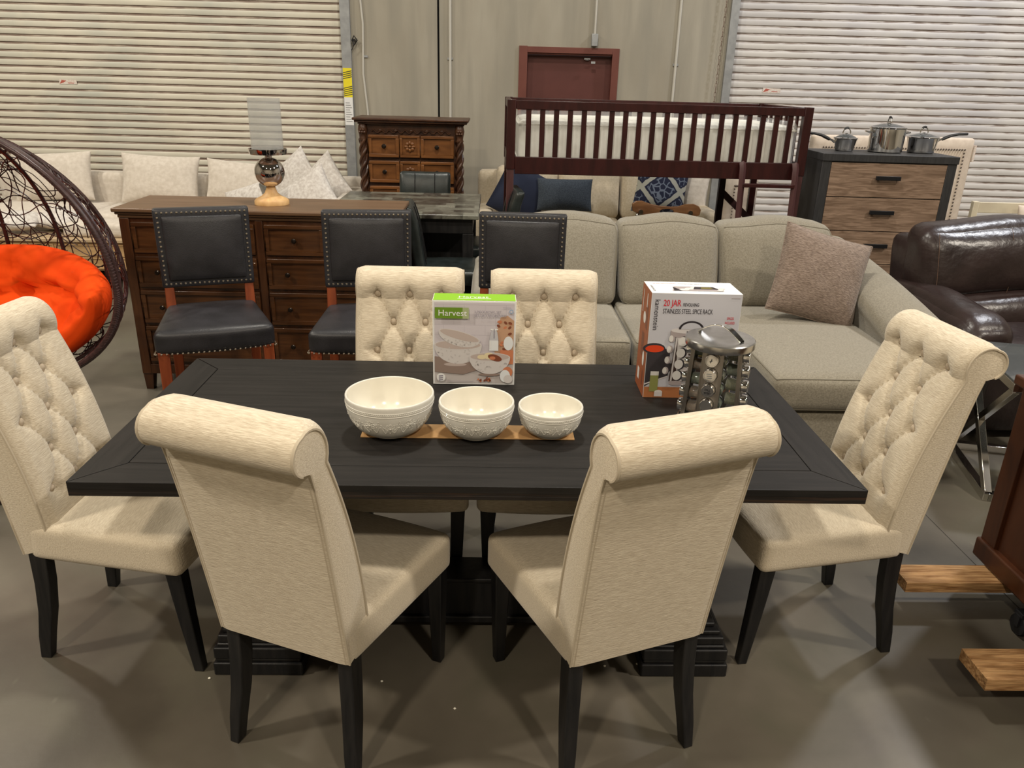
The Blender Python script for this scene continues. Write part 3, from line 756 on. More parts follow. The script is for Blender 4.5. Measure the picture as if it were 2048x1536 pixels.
# green-topped bowl-set carton
def harvest():
    w_, d_, h_ = .272, .088, .290
    t = thing('bowl_set_box', 'green-topped picture carton of a bowl set standing behind the bowls', 'box', (-.151, .242, T+.0005), .004)
    g = G(); g.box(0, w_, 0, d_, 0, h_); g.mi = [0]*len(g.mi)
    obj('carton', g, 'white', t, bev=.001)
    green = flat('carton_green', (.22, .46, .02)); gd = flat('logo_green', (.13, .25, .015)); lil = flat('picture_wall', (.56, .52, .56)); gr = flat('picture_grout', (.47, .43, .48))
    cnt = flat('picture_counter', (.50, .46, .45)); pot = flat('picture_bowl', (.60, .57, .56)); pot2 = flat('picture_bowl_shade', (.48, .40, .37)); cloth = flat('picture_cloth', (.27, .20, .17))
    tan = flat('picture_tan', (.50, .30, .19)); brn = flat('picture_brown', (.20, .06, .03)); cr = flat('picture_cream', (.72, .62, .40)); milk = flat('picture_milk', (.72, .74, .76)); gl = flat('picture_glass', (.50, .50, .54)); org = flat('picture_orange', (.55, .20, .10)); txg = flat('print_grey', (.24, .22, .27)); wh = 'white'; lg = flat('logo_fade', (.36, .42, .22)); blu = flat('badge_blue', (.25, .38, .55)); sp = flat('picture_speck', (.52, .49, .48))
    a = Art(lambda a, b, d: (a, -d, b))
    m = .006
    a.rect(m, m, w_-m, h_-m, lil)
    for i in range(7):
        z = h_-m-.008-i*.034
        if z < .09: break
        a.rect(m, z, w_-m, z+.0012, gr, same=bool(i))
        for j in range(5):
            x = .035+.068*j+(.034 if i % 2 else 0)
            if x < w_-m-.002: a.rect(x, max(z-.034, .09), x+.0012, z, gr, same=True)
    a.rect(m, m, w_-m, .098, cnt)
    a.poly([(w_-m, .1), (.205, .1), (.20, .165), (.212, .20), (.222, .236), (.245, .242), (w_-m, .225)], tan)
    rnd = random.Random(5)
    for i in range(16):
        x, z = rnd.uniform(.208, .255), rnd.uniform(.125, .228); a.ell(min(x, .257), z, .007, .0045, brn if i % 2 else org, rot=rnd.uniform(-1, 1), n=7)
    a.rect(.222, .075, w_-m, .124, org); a.ell(.249, .148, .016, .024, milk)
    a.poly([(m, .045), (.10, .037), (.155, .055), (.12, .085), (m, .10)], cloth)
    # stacked bowls
    def pbowl(x, z, r, h, rot=0, foot=True, inside=pot2):
        c, s_ = math.cos(rot), math.sin(rot)
        pts = []
        for i in range(19):
            t_ = math.pi+math.pi*i/18; px, pz = r*math.cos(t_), h*math.sin(t_); pts.append((x+px*c-pz*s_, z+px*s_+pz*c))
        a.poly(pts, pot); a.ell(x, z, r, r*.23, pot, rot=rot); a.ell(x, z+.0005, r*.94, r*.19, inside, rot=rot)
        for i in range(26):
            t_ = math.pi+math.pi*rnd.uniform(.08, .92); k = rnd.uniform(.35, .9); px, pz = r*k*math.cos(t_), h*k*math.sin(t_)-.004
            a.ell(x+px*c-pz*s_, z+px*s_+pz*c, .0035, .0018, sp, n=6, rot=rnd.uniform(0, 3), same=bool(i))
    a.ell(.074, .072, .038, .006, pot2); pbowl(.083, .140, .079, .066)
    pbowl(.088, .172, .070, .036, rot=-.27)
    a.rect(.186, .122, .216, .16, milk); a.poly([(.186, .158), (.192, .188), (.196, .194), (.208, .194), (.212, .186), (.216, .158)], gl); a.rect(.190, .193, .214, .1975, wh); a.rect(.200, .165, .203, .197, txg); a.rect(.187, .130, .191, .158, wh)
    a.ell(.187, .038, .036, .005, cloth); pbowl(.188, .100, .068, .060)
    a.ell(.162, .100, .015, .008, cr); a.ell(.185, .104, .016, .012, cr); a.ell(.205, .098, .024, .011, brn, rot=-.3); a.ell(.197, .097, .010, .006, org)
    a.ell(.248, .048, .017, .019, org); a.ell(.240, .034, .017, .022, milk); a.ell(.250, .023, .015, .015, pot)
    for i in range(15): a.ell(rnd.uniform(.145, .195), rnd.uniform(.012, .024)+(.01 if i > 11 else 0), .0045, .003, brn if i % 3 else org, n=6, rot=rnd.uniform(0, 3))
    a.rect(m+.002, h_-.058, m+.092, h_-.021, gd); a.rect(m+.092, h_-.058, m+.112, h_-.021, lg)
    a.text('Harvest', m+.012, h_-.049, .0285, wh, width=.094)
    a.text('3 PIECE BOWL SET', .136, h_-.0385, .0115, txg, width=.088); a.text('SET DE 3 RECIPIENTES', .136, h_-.051, .0115, txg, width=.105)
    a.rect(.228, h_-.0205, .255, h_-.019, txg); a.ell(.256, h_-.032, .0065, .0065, blu); a.ell(.256, h_-.032, .004, .004, lil)
    a.ell(.027, .028, .0145, .0145, wh)
    for i in range(3): a.poly([(.019, .034-i*.007), (.033, .036-i*.007), (.034, .0315-i*.007), (.020, .0295-i*.007)], txg, same=bool(i))
    a.rect(.048, .0135, .135, .0148, txg)
    a.done('printed_front', t, 'printed picture of stacked speckled bowls, milk bottle and cloth')
    a = Art(lambda a, b, d: (a, b, h_+d)); a.rect(.002, .001, w_-.002, d_-.001, green)
    a.text('Harvest', .082, .035, .030, wh, width=.10); a.rect(.08, .022, .19, .026, wh)
    a.done('printed_top', t, 'plain green top panel')
    g = G(); g.add([(0, -.0007, h_-.001), (w_, -.0007, h_-.001), (w_, -.0007, h_-.004), (0, -.0007, h_-.004)], [(0, 1, 2, 3)])
harvest()

def spicebox():
    w_, d_, h_ = .285, .150, .352
    t = thing('spice_rack_box', 'white carton with red and black spice rack lettering, right rear of table', 'box', (.540, .150, T+.0005), -.01)
    g = G(); g.box(0, w_, 0, d_, 0, h_); obj('carton', g, 'white', t, bev=.001)
    red = flat('print_red', (.55, .015, .03)); ink = flat('print_black', (.025, .02, .025)); wall = flat('print_pale_grey', (.50, .50, .55)); wood = flat('print_counter', (.42, .16, .06)); pan = flat('print_pan', (.035, .03, .035)); tom = flat('print_tomato', (.60, .05, .01)); grn = flat('print_herb', (.25, .26, .08)); st = flat('print_steel', (.36, .31, .31)); stl = flat('print_steel_light', (.60, .57, .57)); dk = flat('print_dark', (.06, .035, .03)); rb = flat('side_rust', (.28, .075, .025)); rb2 = flat('side_rust_dark', (.16, .045, .02)); cap = flat('print_cap', (.66, .64, .62)); olv = flat('print_olive', (.16, .13, .03))
    a = Art(lambda a, b, d: (a, -d, b))
    a.rect(.001, .001, w_-.001, h_-.001, wall)
    a.rect(.001, .001, w_-.001, .038, wood); a.poly([(.001, .038), (.09, .10), (.09, .12), (.001, .12)], pan); a.poly([(.001, .05), (.075, .075), (.075, .155), (.06, .17), (.001, .175)], pan)
    a.ell(.022, .17, .036, .018, pan); a.rect(.001, .165, .004, .18, pan); a.ell(.024, .169, .030, .012, tom)
    a.poly([(.001, .045), (.075, .075), (.075, .078), (.001, .050)], stl)
    a.rect(.018, .022, .045, .085, grn); a.rect(.018, .078, .045, .092, cap); a.ell(.049, .020, .013, .008, cap); a.rect(.036, .005, .062, .02, stl)
    a.text('kamenstein', .0115, h_-.020, .024, ink, rot=-math.pi/2, width=.100)
    a.text('20 JAR', .038, h_-.041, .029, red, width=.056, bold=.012)
    a.text('REVOLVING', .100, h_-.041, .0150, ink, width=.050, bold=.01)
    a.text('STAINLESS STEEL SPICE RACK', .038, h_-.065, .022, ink, width=.158, bold=.004)
    a.text('SPICES', .243, h_-.082, .0115, red, width=.022, bold=.01); a.text('INCLUDED', .238, h_-.096, .0115, red, width=.031, bold=.01)
    a.text('REVOLVING', .236, h_-.121, .0115, red, width=.036, bold=.01); a.text('RACK FOR', .238, h_-.135, .0115, red, width=.030, bold=.01)
    a.rect(.25, h_-.013, .278, h_-.0115, st)
    # pictured rack
    a.poly([(.078, .06), (.090, .225), (.185, .225), (.195, .06)], dk)
    a.poly([(.102, .06), (.093, .225), (.128, .225), (.140, .06)], stl); a.poly([(.082, .05), (.09, .225), (.094, .225), (.088, .05)], stl)
    a.rect(.070, .215, .198, .232, st); a.ell(.134, .232, .064, .010, stl); a.ell(.134, .215, .064, .008, st); a.rect(.12, .208, .15, .230, ink)
    a.ell(.134, .236, .040, .028, ink, 0, 180); a.ell(.134, .236, .033, .022, wall, 0, 180)
    for i in range(4):
        a.ell(.115-.003*i, .195-i*.038, .016, .018, ink); a.ell(.111-.003*i, .195-i*.038, .014, .016, cap)
        a.ell(.076-.004*i, .205-i*.036, .010, .013, st); a.ell(.073-.004*i, .205-i*.036, .007, .011, cap)
        a.rect(.15, .185-i*.038, .185, .205-i*.038, olv)
    a.ell(.10, .055, .022, .008, st)
    a.done('printed_front', t, 'printed picture of a steel spice rack on a counter')
    a = Art(lambda a, b, d: (-d, b, a))     # left side
    a.rect(.001, .001, h_-.001, d_-.001, rb)
    for (p, q, r_, s_) in ((.03, .03, .08, .05), (.12, .06, .20, .10), (.22, .03, .30, .06)): a.rect(p, q, r_, s_, rb2)
    a.ell(.25, .08, .02, .02, cap); a.rect(.03, .09, .07, .12, cap); a.rect(.29, .05, .335, .06, cap); a.rect(.26, .115, .335, .122, cap); a.ell(.12, .045, .025, .015, cap)
    a.done('printed_side', t, 'rust brown side panel')
    a = Art(lambda a, b, d: (a, b, h_+d))
    a.text('20 JAR REVOLVING', .022, .118, .011, red, width=.075); a.text('STAINLESS STEEL SPICE RACK', .105, .118, .009, ink, width=.09); a.text('kamenstein', .016, .022, .014, ink, rot=math.pi/2, width=.075)
    a.poly([(.07, .03), (.085, .085), (.21, .085), (.235, .03)], st); a.poly([(.075, .03), (.08, .08), (.10, .03)], ink)
    for i in range(3): a.ell(.11+.02*i, .045+.012*i, .016, .012, cap)
    a.poly([(.14, .05), (.15, .08), (.21, .08), (.225, .05)], ink); a.poly([(.165, .055), (.17, .075), (.2, .075), (.205, .055)], olv)
    for i in range(3): a.ell(.222+.006*i, .035+.014*i, .01, .008, cap)
    a.done('printed_top', t)
spicebox()

# revolving spice rack with its jars
RK = Vector((.715, -.030, T+.0005)); RKA = R(-28)
def spice_rack():
    t = thing('spice_rack', 'round stainless steel revolving spice rack in front of its white carton', 'rack', RK, RKA)
    H = .268
    g = G(); g.lathe([(0, 0), (.098, 0), (.100, .004), (.100, .010), (.096, .014), (0, .014)], 48); obj('base', g, 'steel', t)
    g = G(); g.lathe([(0, H-.024), (.099, H-.024), (.101, H-.021), (.101, H-.003), (.098, H), (0, H+.003)], 56); obj('lid', g, 'steel', t)
    g = G()
    pts = []
    n = 18
    for i in range(n+1):
        k = i/n; pts.append((-.072+.144*k, .034*math.sin(math.pi*k)))
    L = Vector((.93, -.36, 0)).normalized(); S = Vector((-L.y, L.x, 0))
    vs = []; fs = []
    for (u, z) in pts:
        for ww in (-.011, .011):
            for dz in (0, .004): p = L*u+S*ww; vs.append((p.x, p.y, H+.001+z+dz))
    for i in range(n):
        a = i*4; fs += [(a, a+4, a+6, a+2), (a+1, a+3, a+7, a+5), (a, a+1, a+5, a+4), (a+2, a+6, a+7, a+3)]
    g.add(vs, fs); obj('arched_handle', g, 'mirror', t, bev=.001)
    g = G(); g.tube([(0, 0, .01), (0, 0, H-.02)], .010, 12); obj('spindle', g, 'blackmetal', t)
    for k in range(4):
        a = k*math.pi/2-math.pi/2; n_ = Vector((math.cos(a), math.sin(a), 0)); s_ = Vector((-n_.y, n_.x, 0))
        g = G(); m_ = 13; 
        # curved slightly splayed plate with five round openings cut as rings
        rows_ = [(.014+i*.046, .014+(i+1)*.046) for i in range(5)]
        def PT(u, z, d=0): rr = .084-.012*(z-.014)/.23+d; p = n_*rr+s_*u; return (p.x, p.y, z)
        hw_ = .030; R_ = .0205
        for (z0, z1) in rows_:
            zc = (z0+z1)/2; hh = (z1-z0)/2; q = 24
            def outer(th):
                c_, s2 = math.cos(th), math.sin(th); k_ = min(hw_/abs(c_) if abs(c_) > 1e-6 else 9, hh/abs(s2) if abs(s2) > 1e-6 else 9); return c_*k_, s2*k_
            th0 = math.atan2(hh, hw_)
            ths = sorted([2*math.pi*i/q for i in range(q)]+[th0, math.pi-th0, math.pi+th0, 2*math.pi-th0])
            for d, fl in ((0, 0), (-.002, 1)):
                vs = []; fs = []; N_ = len(ths)
                for th in ths:
                    ox, oz = outer(th); vs += [PT(R_*math.cos(th), zc+R_*math.sin(th), d), PT(ox, zc+oz, d)]
                for i in range(N_):
                    b = (i+1) % N_; f = (2*i, 2*i+1, 2*b+1, 2*b); fs.append(f if not fl else f[::-1])
                g.add(vs, fs)
        for sgn in (-1, 1): g.add([PT(sgn*hw_, .014, 0), PT(sgn*hw_, .244, 0), PT(sgn*hw_, .244, -.002), PT(sgn*hw_, .014, -.002)], [(0, 1, 2, 3)])
        for sgn in (-1, 1): g.beam(PT(sgn*hw_, .014, -.004), PT(sgn*hw_, .244, -.004), .0022, .012, up=n_)
        obj('jar_panel', g, 'steelp', t, ang=30)
spice_rack()
def jar(herb):
    """axis along +x, cap outermost at x = 0 .. .012"""
    t = thing('spice_jar', '', 'jar', group='spice jars in the revolving rack')
    g = G(); g.lathe([(0, -.050), (.0165, -.050), (.0185, -.047), (.0185, -.006), (.017, -.002), (.0, -.002)], 20, ax='x'); obj('glass_body', g, 'jarglass', t)
    g = G(); g.lathe([(0, -.047), (.0165, -.047), (.0165, -.012), (0, -.012)], 16, ax='x'); obj('spice', g, herb, t)
    g = G(); g.lathe([(.0175, -.006), (.0195, -.005), (.0195, .011), (.0180, .0135), (.0155, .0135), (.015, .0128), (0, .0128)], 28, ax='x'); obj('cap', g, 'mirror', t)
    return t
rnd = random.Random(2); jb0 = {}
for k in range(4):
    a = k*math.pi/2-math.pi/2+RKA
    side = ('front', 'right', 'rear', 'left')[k]
    for i in range(5):
        zc = .014+(i+.5)*.046; rr = .084-.012*(zc-.014)/.23
        p = RK+Vector((math.cos(a)*(rr+.006), math.sin(a)*(rr+.006), zc))
        lb = 'steel-capped spice jar in the %s panel of the revolving rack, %s' % (side, ('lowest', 'second from bottom', 'middle one of five', 'second from top', 'topmost')[i])
        hb = rnd.choice(['herb', 'herb', 'herb2', 'herb3']) if k != 0 else 'herb'
        if hb not in jb0: jb0[hb] = t = jar(hb); t.location = p; t.rotation_euler = (0, 0, a); t['label'] = lb
        else: t = dup(jb0[hb], p, a, lb)
        if k == 0 and i in (2, 3, 4):
            A_ = Art(lambda x, z, d: (.0131+d, x, z))
            if i == 2: A_.text('DILL', -.0085, .001, .0085, 'ink', width=.017, bold=.015); A_.text('WEED', -.0095, -.0085, .0085, 'ink', width=.019, bold=.015)
            elif i == 4: A_.poly([(-.003, -.006), (-.001, -.007), (.002, .006), (0, .007)], 'ink'); A_.poly([(-.005, -.004), (.004, .001), (.003, .002), (-.005, -.002)], 'ink')
            else: 
                for q in range(3): A_.poly([(-.009+.002*q, .006-.006*q), (.006+.001*q, .008-.006*q), (.006+.001*q, .0065-.006*q), (-.009+.002*q, .0045-.006*q)], 'galv')
            A_.done('cap_lettering', t, 'stamped lettering on the cap')

# ------------------------------------------------------------------ brown dresser and the hurricane lamp on it
def drawer_front(g, x0, x1, z0, z1, y, fr_=.022, d=.012, mi=0):
    """raised frame with a recessed field, facing -y at y"""
    g.box(x0, x1, y-.004, y+.01, z0, z1, mi)
    for a, b, c, e in ((x0, x1, z1-fr_, z1), (x0, x1, z0, z0+fr_), (x0, x0+fr_, z0+fr_, z1-fr_), (x1-fr_, x1, z0+fr_, z1-fr_)):
        g.box(a, b, y-d, y-.004, c, e, mi)
def knob(par, x, y, z, r=.014):
    g = G(); g.lathe([(0, 0), (.006, 0), (.005, -.010), (r*.9, -.014), (r, -.020), (r*.7, -.027), (0, -.029)], 14, c=(x, y, z), ax='y'); return obj('knob', g, 'knob', par)
def dresser():
    t = thing('dresser', 'long brown wooden dresser with framed drawers behind the leather stools', 'dresser', (-1.95, 2.04, 0))
    W_, D_, H = 1.475, .46, 1.04
    g = G(); g.box(.0, W_-.0, .0, D_, .10, .985); obj('body', g, 'walnut_v', t, bev=.003)
    g = G(); g.box(-.025, W_+.025, -.035, D_+.01, H-.022, H); g.box(-.015, W_+.015, -.022, D_, H-.036, H-.022); g.box(-.006, W_+.006, -.010, D_, H-.055, H-.036)
    obj('top', g, 'walnut_top', t, bev=.006, seg=3)
    for x in (0, W_-.06):
        for y in (-.006, D_-.06):
            g = G(); c = x+.03; s = 1 if x == 0 else -1
            g.bar([(c-s*.006, y+.03, 0), (c, y+.03, .13)], [.020, .030], [.020, .030]); obj('foot', g, 'walnut_v', t)
    g = G(); g.box(.0, .052, -.010, 0, .10, .985); g.box(W_-.052, W_, -.010, 0, .10, .985); g.box(W_/2-.02, W_/2+.02, -.008, 0, .13, .985); g.box(.05, W_-.05, -.008, 0, .10, .155)
    obj('face_frame', g, 'walnut_v', t, bev=.002)
    rows = [(.800, .965), (.610, .780), (.405, .590), (.175, .385)]
    for ri, (z0, z1) in enumerate(rows):
        for s in (0, 1):
            xa, xb = (.06, W_/2-.028) if s == 0 else (W_/2+.028, W_-.06)
            cells = [(xa, xb)] if ri else [(xa, (xa+xb)/2-.01), ((xa+xb)/2+.01, xb)]
            for (a, b) in cells:
                g = G(); drawer_front(g, a, b, z0, z1, -.002); d = obj('drawer', g, 'walnut', t, bev=.0025)
                if ri: knob(d, a+.11, -.008, (z0+z1)/2); knob(d, b-.11, -.008, (z0+z1)/2)
                else: knob(d, (a+b)/2, -.008, (z0+z1)/2)
dresser()
def hurricane():
    t = thing('hurricane_lamp', 'glass hurricane lamp with a chrome ball on a turned wooden foot, on the brown dresser', 'lamp', (-1.195, 2.27, 1.0405))
    g = G(); g.lathe([(0, 0), (.094, 0), (.094, .020), (.085, .030), (.055, .045), (.035, .062), (.026, .085), (.023, .105), (0, .105)], 40); obj('wooden_foot', g, 'lightwood', t, ang=50)
    g = G(); g.lathe([(0, .098)]+[(.081*math.sin(R(a)), .174-.081*math.cos(R(a))) for a in range(16, 171, 7)]+[(0, .249)], 40); obj('chrome_ball', g, 'mercury', t, ang=60)
    g = G(); g.lathe([(0, .24), (.024, .24), (.019, .252), (.019, .262), (.024, .270), (0, .270)], 24)
    g.lathe([(0, .270), (.098, .270), (.1, .276), (.103, .298), (.100, .300), (.096, .280), (0, .280)], 40); obj('metal_dish', g, 'mercury', t, ang=40)
    g = G(); g.lathe([(.086, .281), (.086, .560), (.0835, .560), (.0835, .281)], 48); obj('glass_shade', g, 'shadeglass', t, ang=40)
hurricane()

# ------------------------------------------------------------------ black leather nailhead stools
def make_stool():
    t = thing('bar_stool', '', 'stool', group='black leather nailhead counter stools')
    bw, z0, z1 = .205, .775, 1.135
    tilt = lambda p: (p[0]*(1+.06*(p[2]-z0)), p[1]-.10*(p[2]-z0), p[2])
    c = (0, -.235, (z0+z1)/2); h = (bw, .026, (z1-z0)/2)
    g = G(); g.soft(c, h, .010, (0, 0, 0), 10, fn=tilt); bk = obj('back_frame', g, 'leatherback', t, ang=50)
    g = G(); g.soft((0, -.207, c[2]), (bw-.034, .010, h[2]-.034), .008, (0, .018, 0), 10, fn=tilt); obj('back_pad', g, 'leather', t, ang=60)
    g = G(); sp = .0205
    nx = int(2*(bw-.018)/sp); nz = int((z1-z0-.036)/sp)
    for i in range(nx+1):
        x = -(bw-.018)+2*(bw-.018)*i/nx
        for z in (z0+.018, z1-.018): g.ball(tilt((x, -.208, z)), .0058, 7, 4, sc=(1, .7, 1))
    for i in range(1, nz):
        z = z0+.018+(z1-z0-.036)*i/nz
        for x in (-(bw-.018), bw-.018): g.ball(tilt((x, -.208, z)), .0058, 7, 4, sc=(1, .7, 1))
    obj('back_nailheads', g, 'nail', t)
    def sf(q):
        k = (q[1]+.25)/.48; return (q[0]*(.80+.22*k), q[1]+.02*(1-(q[0]/.25)**2)*k, q[2])
    g = G(); g.soft((0, -.01, .640), (.245, .235, .052), .028, (0, 0, .022), 14, fn=sf); obj('seat', g, 'leather', t, ang=60)
    g = G()
    for i in range(24):
        x = -.24+.48*i/23; q = sf((x, .226, .597)); g.ball((q[0], q[1], q[2]), .0048, 7, 4)
    for s in (-1, 1):
        for i in range(20):
            q = sf((s*.246, -.22+.44*i/19, .597)); g.ball(q, .0048, 7, 4)
    obj('seat_nailheads', g, 'nail', t)
    for s in (-1, 1):
        g = G(); g.bar([(s*.222, .215, 0), (s*.215, .20, .60)], [.018, .023], [.018, .023]); obj('front_leg', g, 'redwood', t, bev=.003)
        g = G(); g.bar([(s*.185, -.225, 0), (s*.178, -.205, .45), (s*.178, -.212, .62), (s*.178, -.240, .80), (s*.178, -.262, 1.0)], [.018, .022, .022, .020, .018], [.018, .024, .024, .018, .010]); obj('rear_leg', g, 'redwood', t, bev=.003)
    for (a, b) in (((-.22, .208, .22), (.22, .208, .22)), ((-.18, -.215, .30), (.18, -.215, .30))):
        g = G(); g.beam(a, b, .02, .035); obj('stretcher', g, 'redwood', t, bev=.002)
    for s in (-1, 1):
        g = G(); g.beam((s*.218, .20, .27), (s*.182, -.21, .27), .02, .03); obj('stretcher', g, 'redwood', t, bev=.002)
    return t
st = make_stool(); st.location = (-1.225, 1.25, 0); st.rotation_euler = (0, 0, R(180+20)); st['label'] = 'black leather nailhead stool in front of the dresser, leftmost of three'
s2 = dup(st, (-.525, 1.26, 0), R(180+6), 'black leather nailhead stool behind the gap left of the green box, middle of three')
s3 = dup(st, (.17, 1.27, 0), R(180-4), 'black leather nailhead stool in front of the grey sofa, rightmost of three')
g = G(); g.add([(.07, -.236, .775), (-.02, -.236, .775), (.03, -.234, .725)], [(0, 1, 2)]); g.add([(.07, -.238, .775), (-.02, -.238, .775), (.03, -.236, .725)], [(2, 1, 0)])
obj('paper_tag', g, 'white', s2, label='white paper tag')

# ------------------------------------------------------------------ carved chest of drawers
def ornate():
    t = thing('carved_chest', 'tall carved dark wooden chest of drawers with rope-twist corners near the left shutter', 'chest of drawers', (-1.115, 4.85, 0))
    W_, D_, H = .905, .44, 1.40
    g = G(); g.box(.03, W_-.03, .02, D_, .06, H-.05); obj('body', g, 'carved', t, bev=.004)
    g = G(); g.box(-.045, W_+.045, -.055, D_+.01, H-.022, H); g.box(-.03, W_+.03, -.04, D_, H-.04, H-.022); g.box(-.005, W_+.005, -.015, D_, H-.055, H-.04); obj('top', g, 'carved', t, bev=.007, seg=3)
    g = G(); g.box(.0, W_, -.02, D_, 0, .09); obj('plinth', g, 'carved', t, bev=.008)
    for x in (.035, W_-.035):
        g = G(); g.tube([(x, .012, .1), (x, .012, H-.18)], .026, 14)
        for k in range(3):
            g.tube([(x+.028*math.cos(a*.22+k*2.09), .012+.028*math.sin(a*.22+k*2.09), .10+(H-.28)*a/110) for a in range(111)], .0125, 6)
        g.lathe([(.03, H-.19), (.036, H-.18), (.030, H-.165), (.034, H-.14), (.042, H-.10), (.036, H-.065), (.03, H-.055)], 14, c=(x, .012, 0))
        for k in range(5): g.ball((x-.02+.010*k, -.026, H-.12+.02*(k % 2)), .012, 6, 5)
        obj('twisted_column', g, 'carved', t, ang=60)
    g = G(); g.tube([(.11+.68*i/80, .012, H-.112+.012*math.sin(i*.78)) for i in range(81)], .007, 6)
    for i in range(5): g.ball((.185+.133*i, .012, H-.104), .018, 8, 5, sc=(1, .5, .8))
    obj('carved_frieze', g, 'carved', t)
    ys = -.002; rows = [(1.075, 1.26), (.860, 1.045), (.645, .830), (.430, .615), (.150, .400)]
    x0, x1 = .085, W_-.085; c0, c1 = .350, .530
    for (z0, z1) in rows:
        g = G(); drawer_front(g, x0, c0-.006, z0, z1, 0, .026, .018); drawer_front(g, c1+.006, x1, z0, z1, 0, .026, .018); drawer_front(g, c0+.004, c1-.004, z0, z1, 0, .022, .014)
        m_ = len(g.mi)
        d = obj('drawer', g, 'carvedpanel', t, bev=.004)
        zc, xc = (z0+z1)/2, (c0+c1)/2; g = G()
        for k in range(8):
            a = k*math.pi/4; g.ball((xc+.030*math.cos(a), -.010, zc+.030*math.sin(a)), .015, 8, 5, sc=(.8+.4*abs(math.cos(a)), .6, .8+.4*abs(math.sin(a))))
        g.ball((xc, -.014, zc), .013, 8, 5); obj('rosette', g, 'carvedpanel', d)
        knob(d, (x0+c0)/2, -.006, zc, .02); knob(d, (x1+c1)/2, -.006, zc, .02)
ornate()

# ------------------------------------------------------------------ marble topped table and its chairs
t = thing('marble_table', 'counter-height table with a patchwork marble top between dresser and cream sofa', 'table', (-.53, 3.25, 0))
g = G(); g.box(-.49, .49, -.50, .50, .895, .925); obj('marble_top', g, 'marble', t, bev=.006, seg=3)
g = G(); g.box(-.45, .45, -.46, .46, .80, .894); obj('apron', g, 'blackwood', t, bev=.003)
for sx in (-1, 1):
    for sy in (-1, 1):
        g = G(); g.box(sx*.42-.035, sx*.42+.035, sy*.43-.035, sy*.43+.035, 0, .80); obj('leg', g, 'blackwood', t, bev=.004)
g = G(); g.box(-.30, .40, -.20, .40, .02, .80); obj('storage_base', g, 'blackwood', t, bev=.003)
def make_bchair():
    t = thing('counter_chair', '', 'chair', group='black leather chairs around the marble table')
    f = lambda p: (p[0], p[1]-.16*(p[2]-.6)-.25*max(0, p[2]-.92)**1.2, p[2])
    g = G(); g.soft((0, -.20, .83), (.205, .032, .19), .022, (0, .008, 0), 12, fn=f); b = obj('backrest', g, 'leather_green', t, ang=60)
    g = G()
    for x in (-.08, .08): g.tube([f((x, -.20+.040, .66+.35*i/8)) for i in range(9)], .0035, 5)
    obj('back_seam', g, 'blackwood', b)
    g = G(); g.soft((0, 0, .60), (.22, .22, .045), .025, (0, 0, .015), 10); obj('seat', g, 'leather_green', t, ang=60)
    for sx in (-1, 1):
        for sy in (-1, 1):
            g = G(); g.bar([(sx*.19, sy*.19, 0), (sx*.18, sy*.18, .57)], [.015, .022], [.015, .022]); obj('leg', g, 'blackwood', t, bev=.002)
    g = G(); g.beam((-.19, .19, .2), (.19, .19, .2), .02, .03); obj('footrest', g, 'blackwood', t)
    return t
b1 = make_bchair(); b1.location = (-.50, 4.02, 0); b1.rotation_euler = (0, 0, R(180)); b1['label'] = 'black leather chair with tufted back behind the marble table, before the carved chest'
dup(b1, (-1.22, 3.30, 0), R(-68), 'black leather chair at the left end of the marble table, back tilted toward the sofa')
dup(b1, (-.06, 3.36, 0), R(96), 'black leather chair at the right end of the marble table, seen edge on')
dup(b1, (-.19, 2.60, 0), R(-86), 'black leather chair on the near side of the marble table, behind the middle stool')

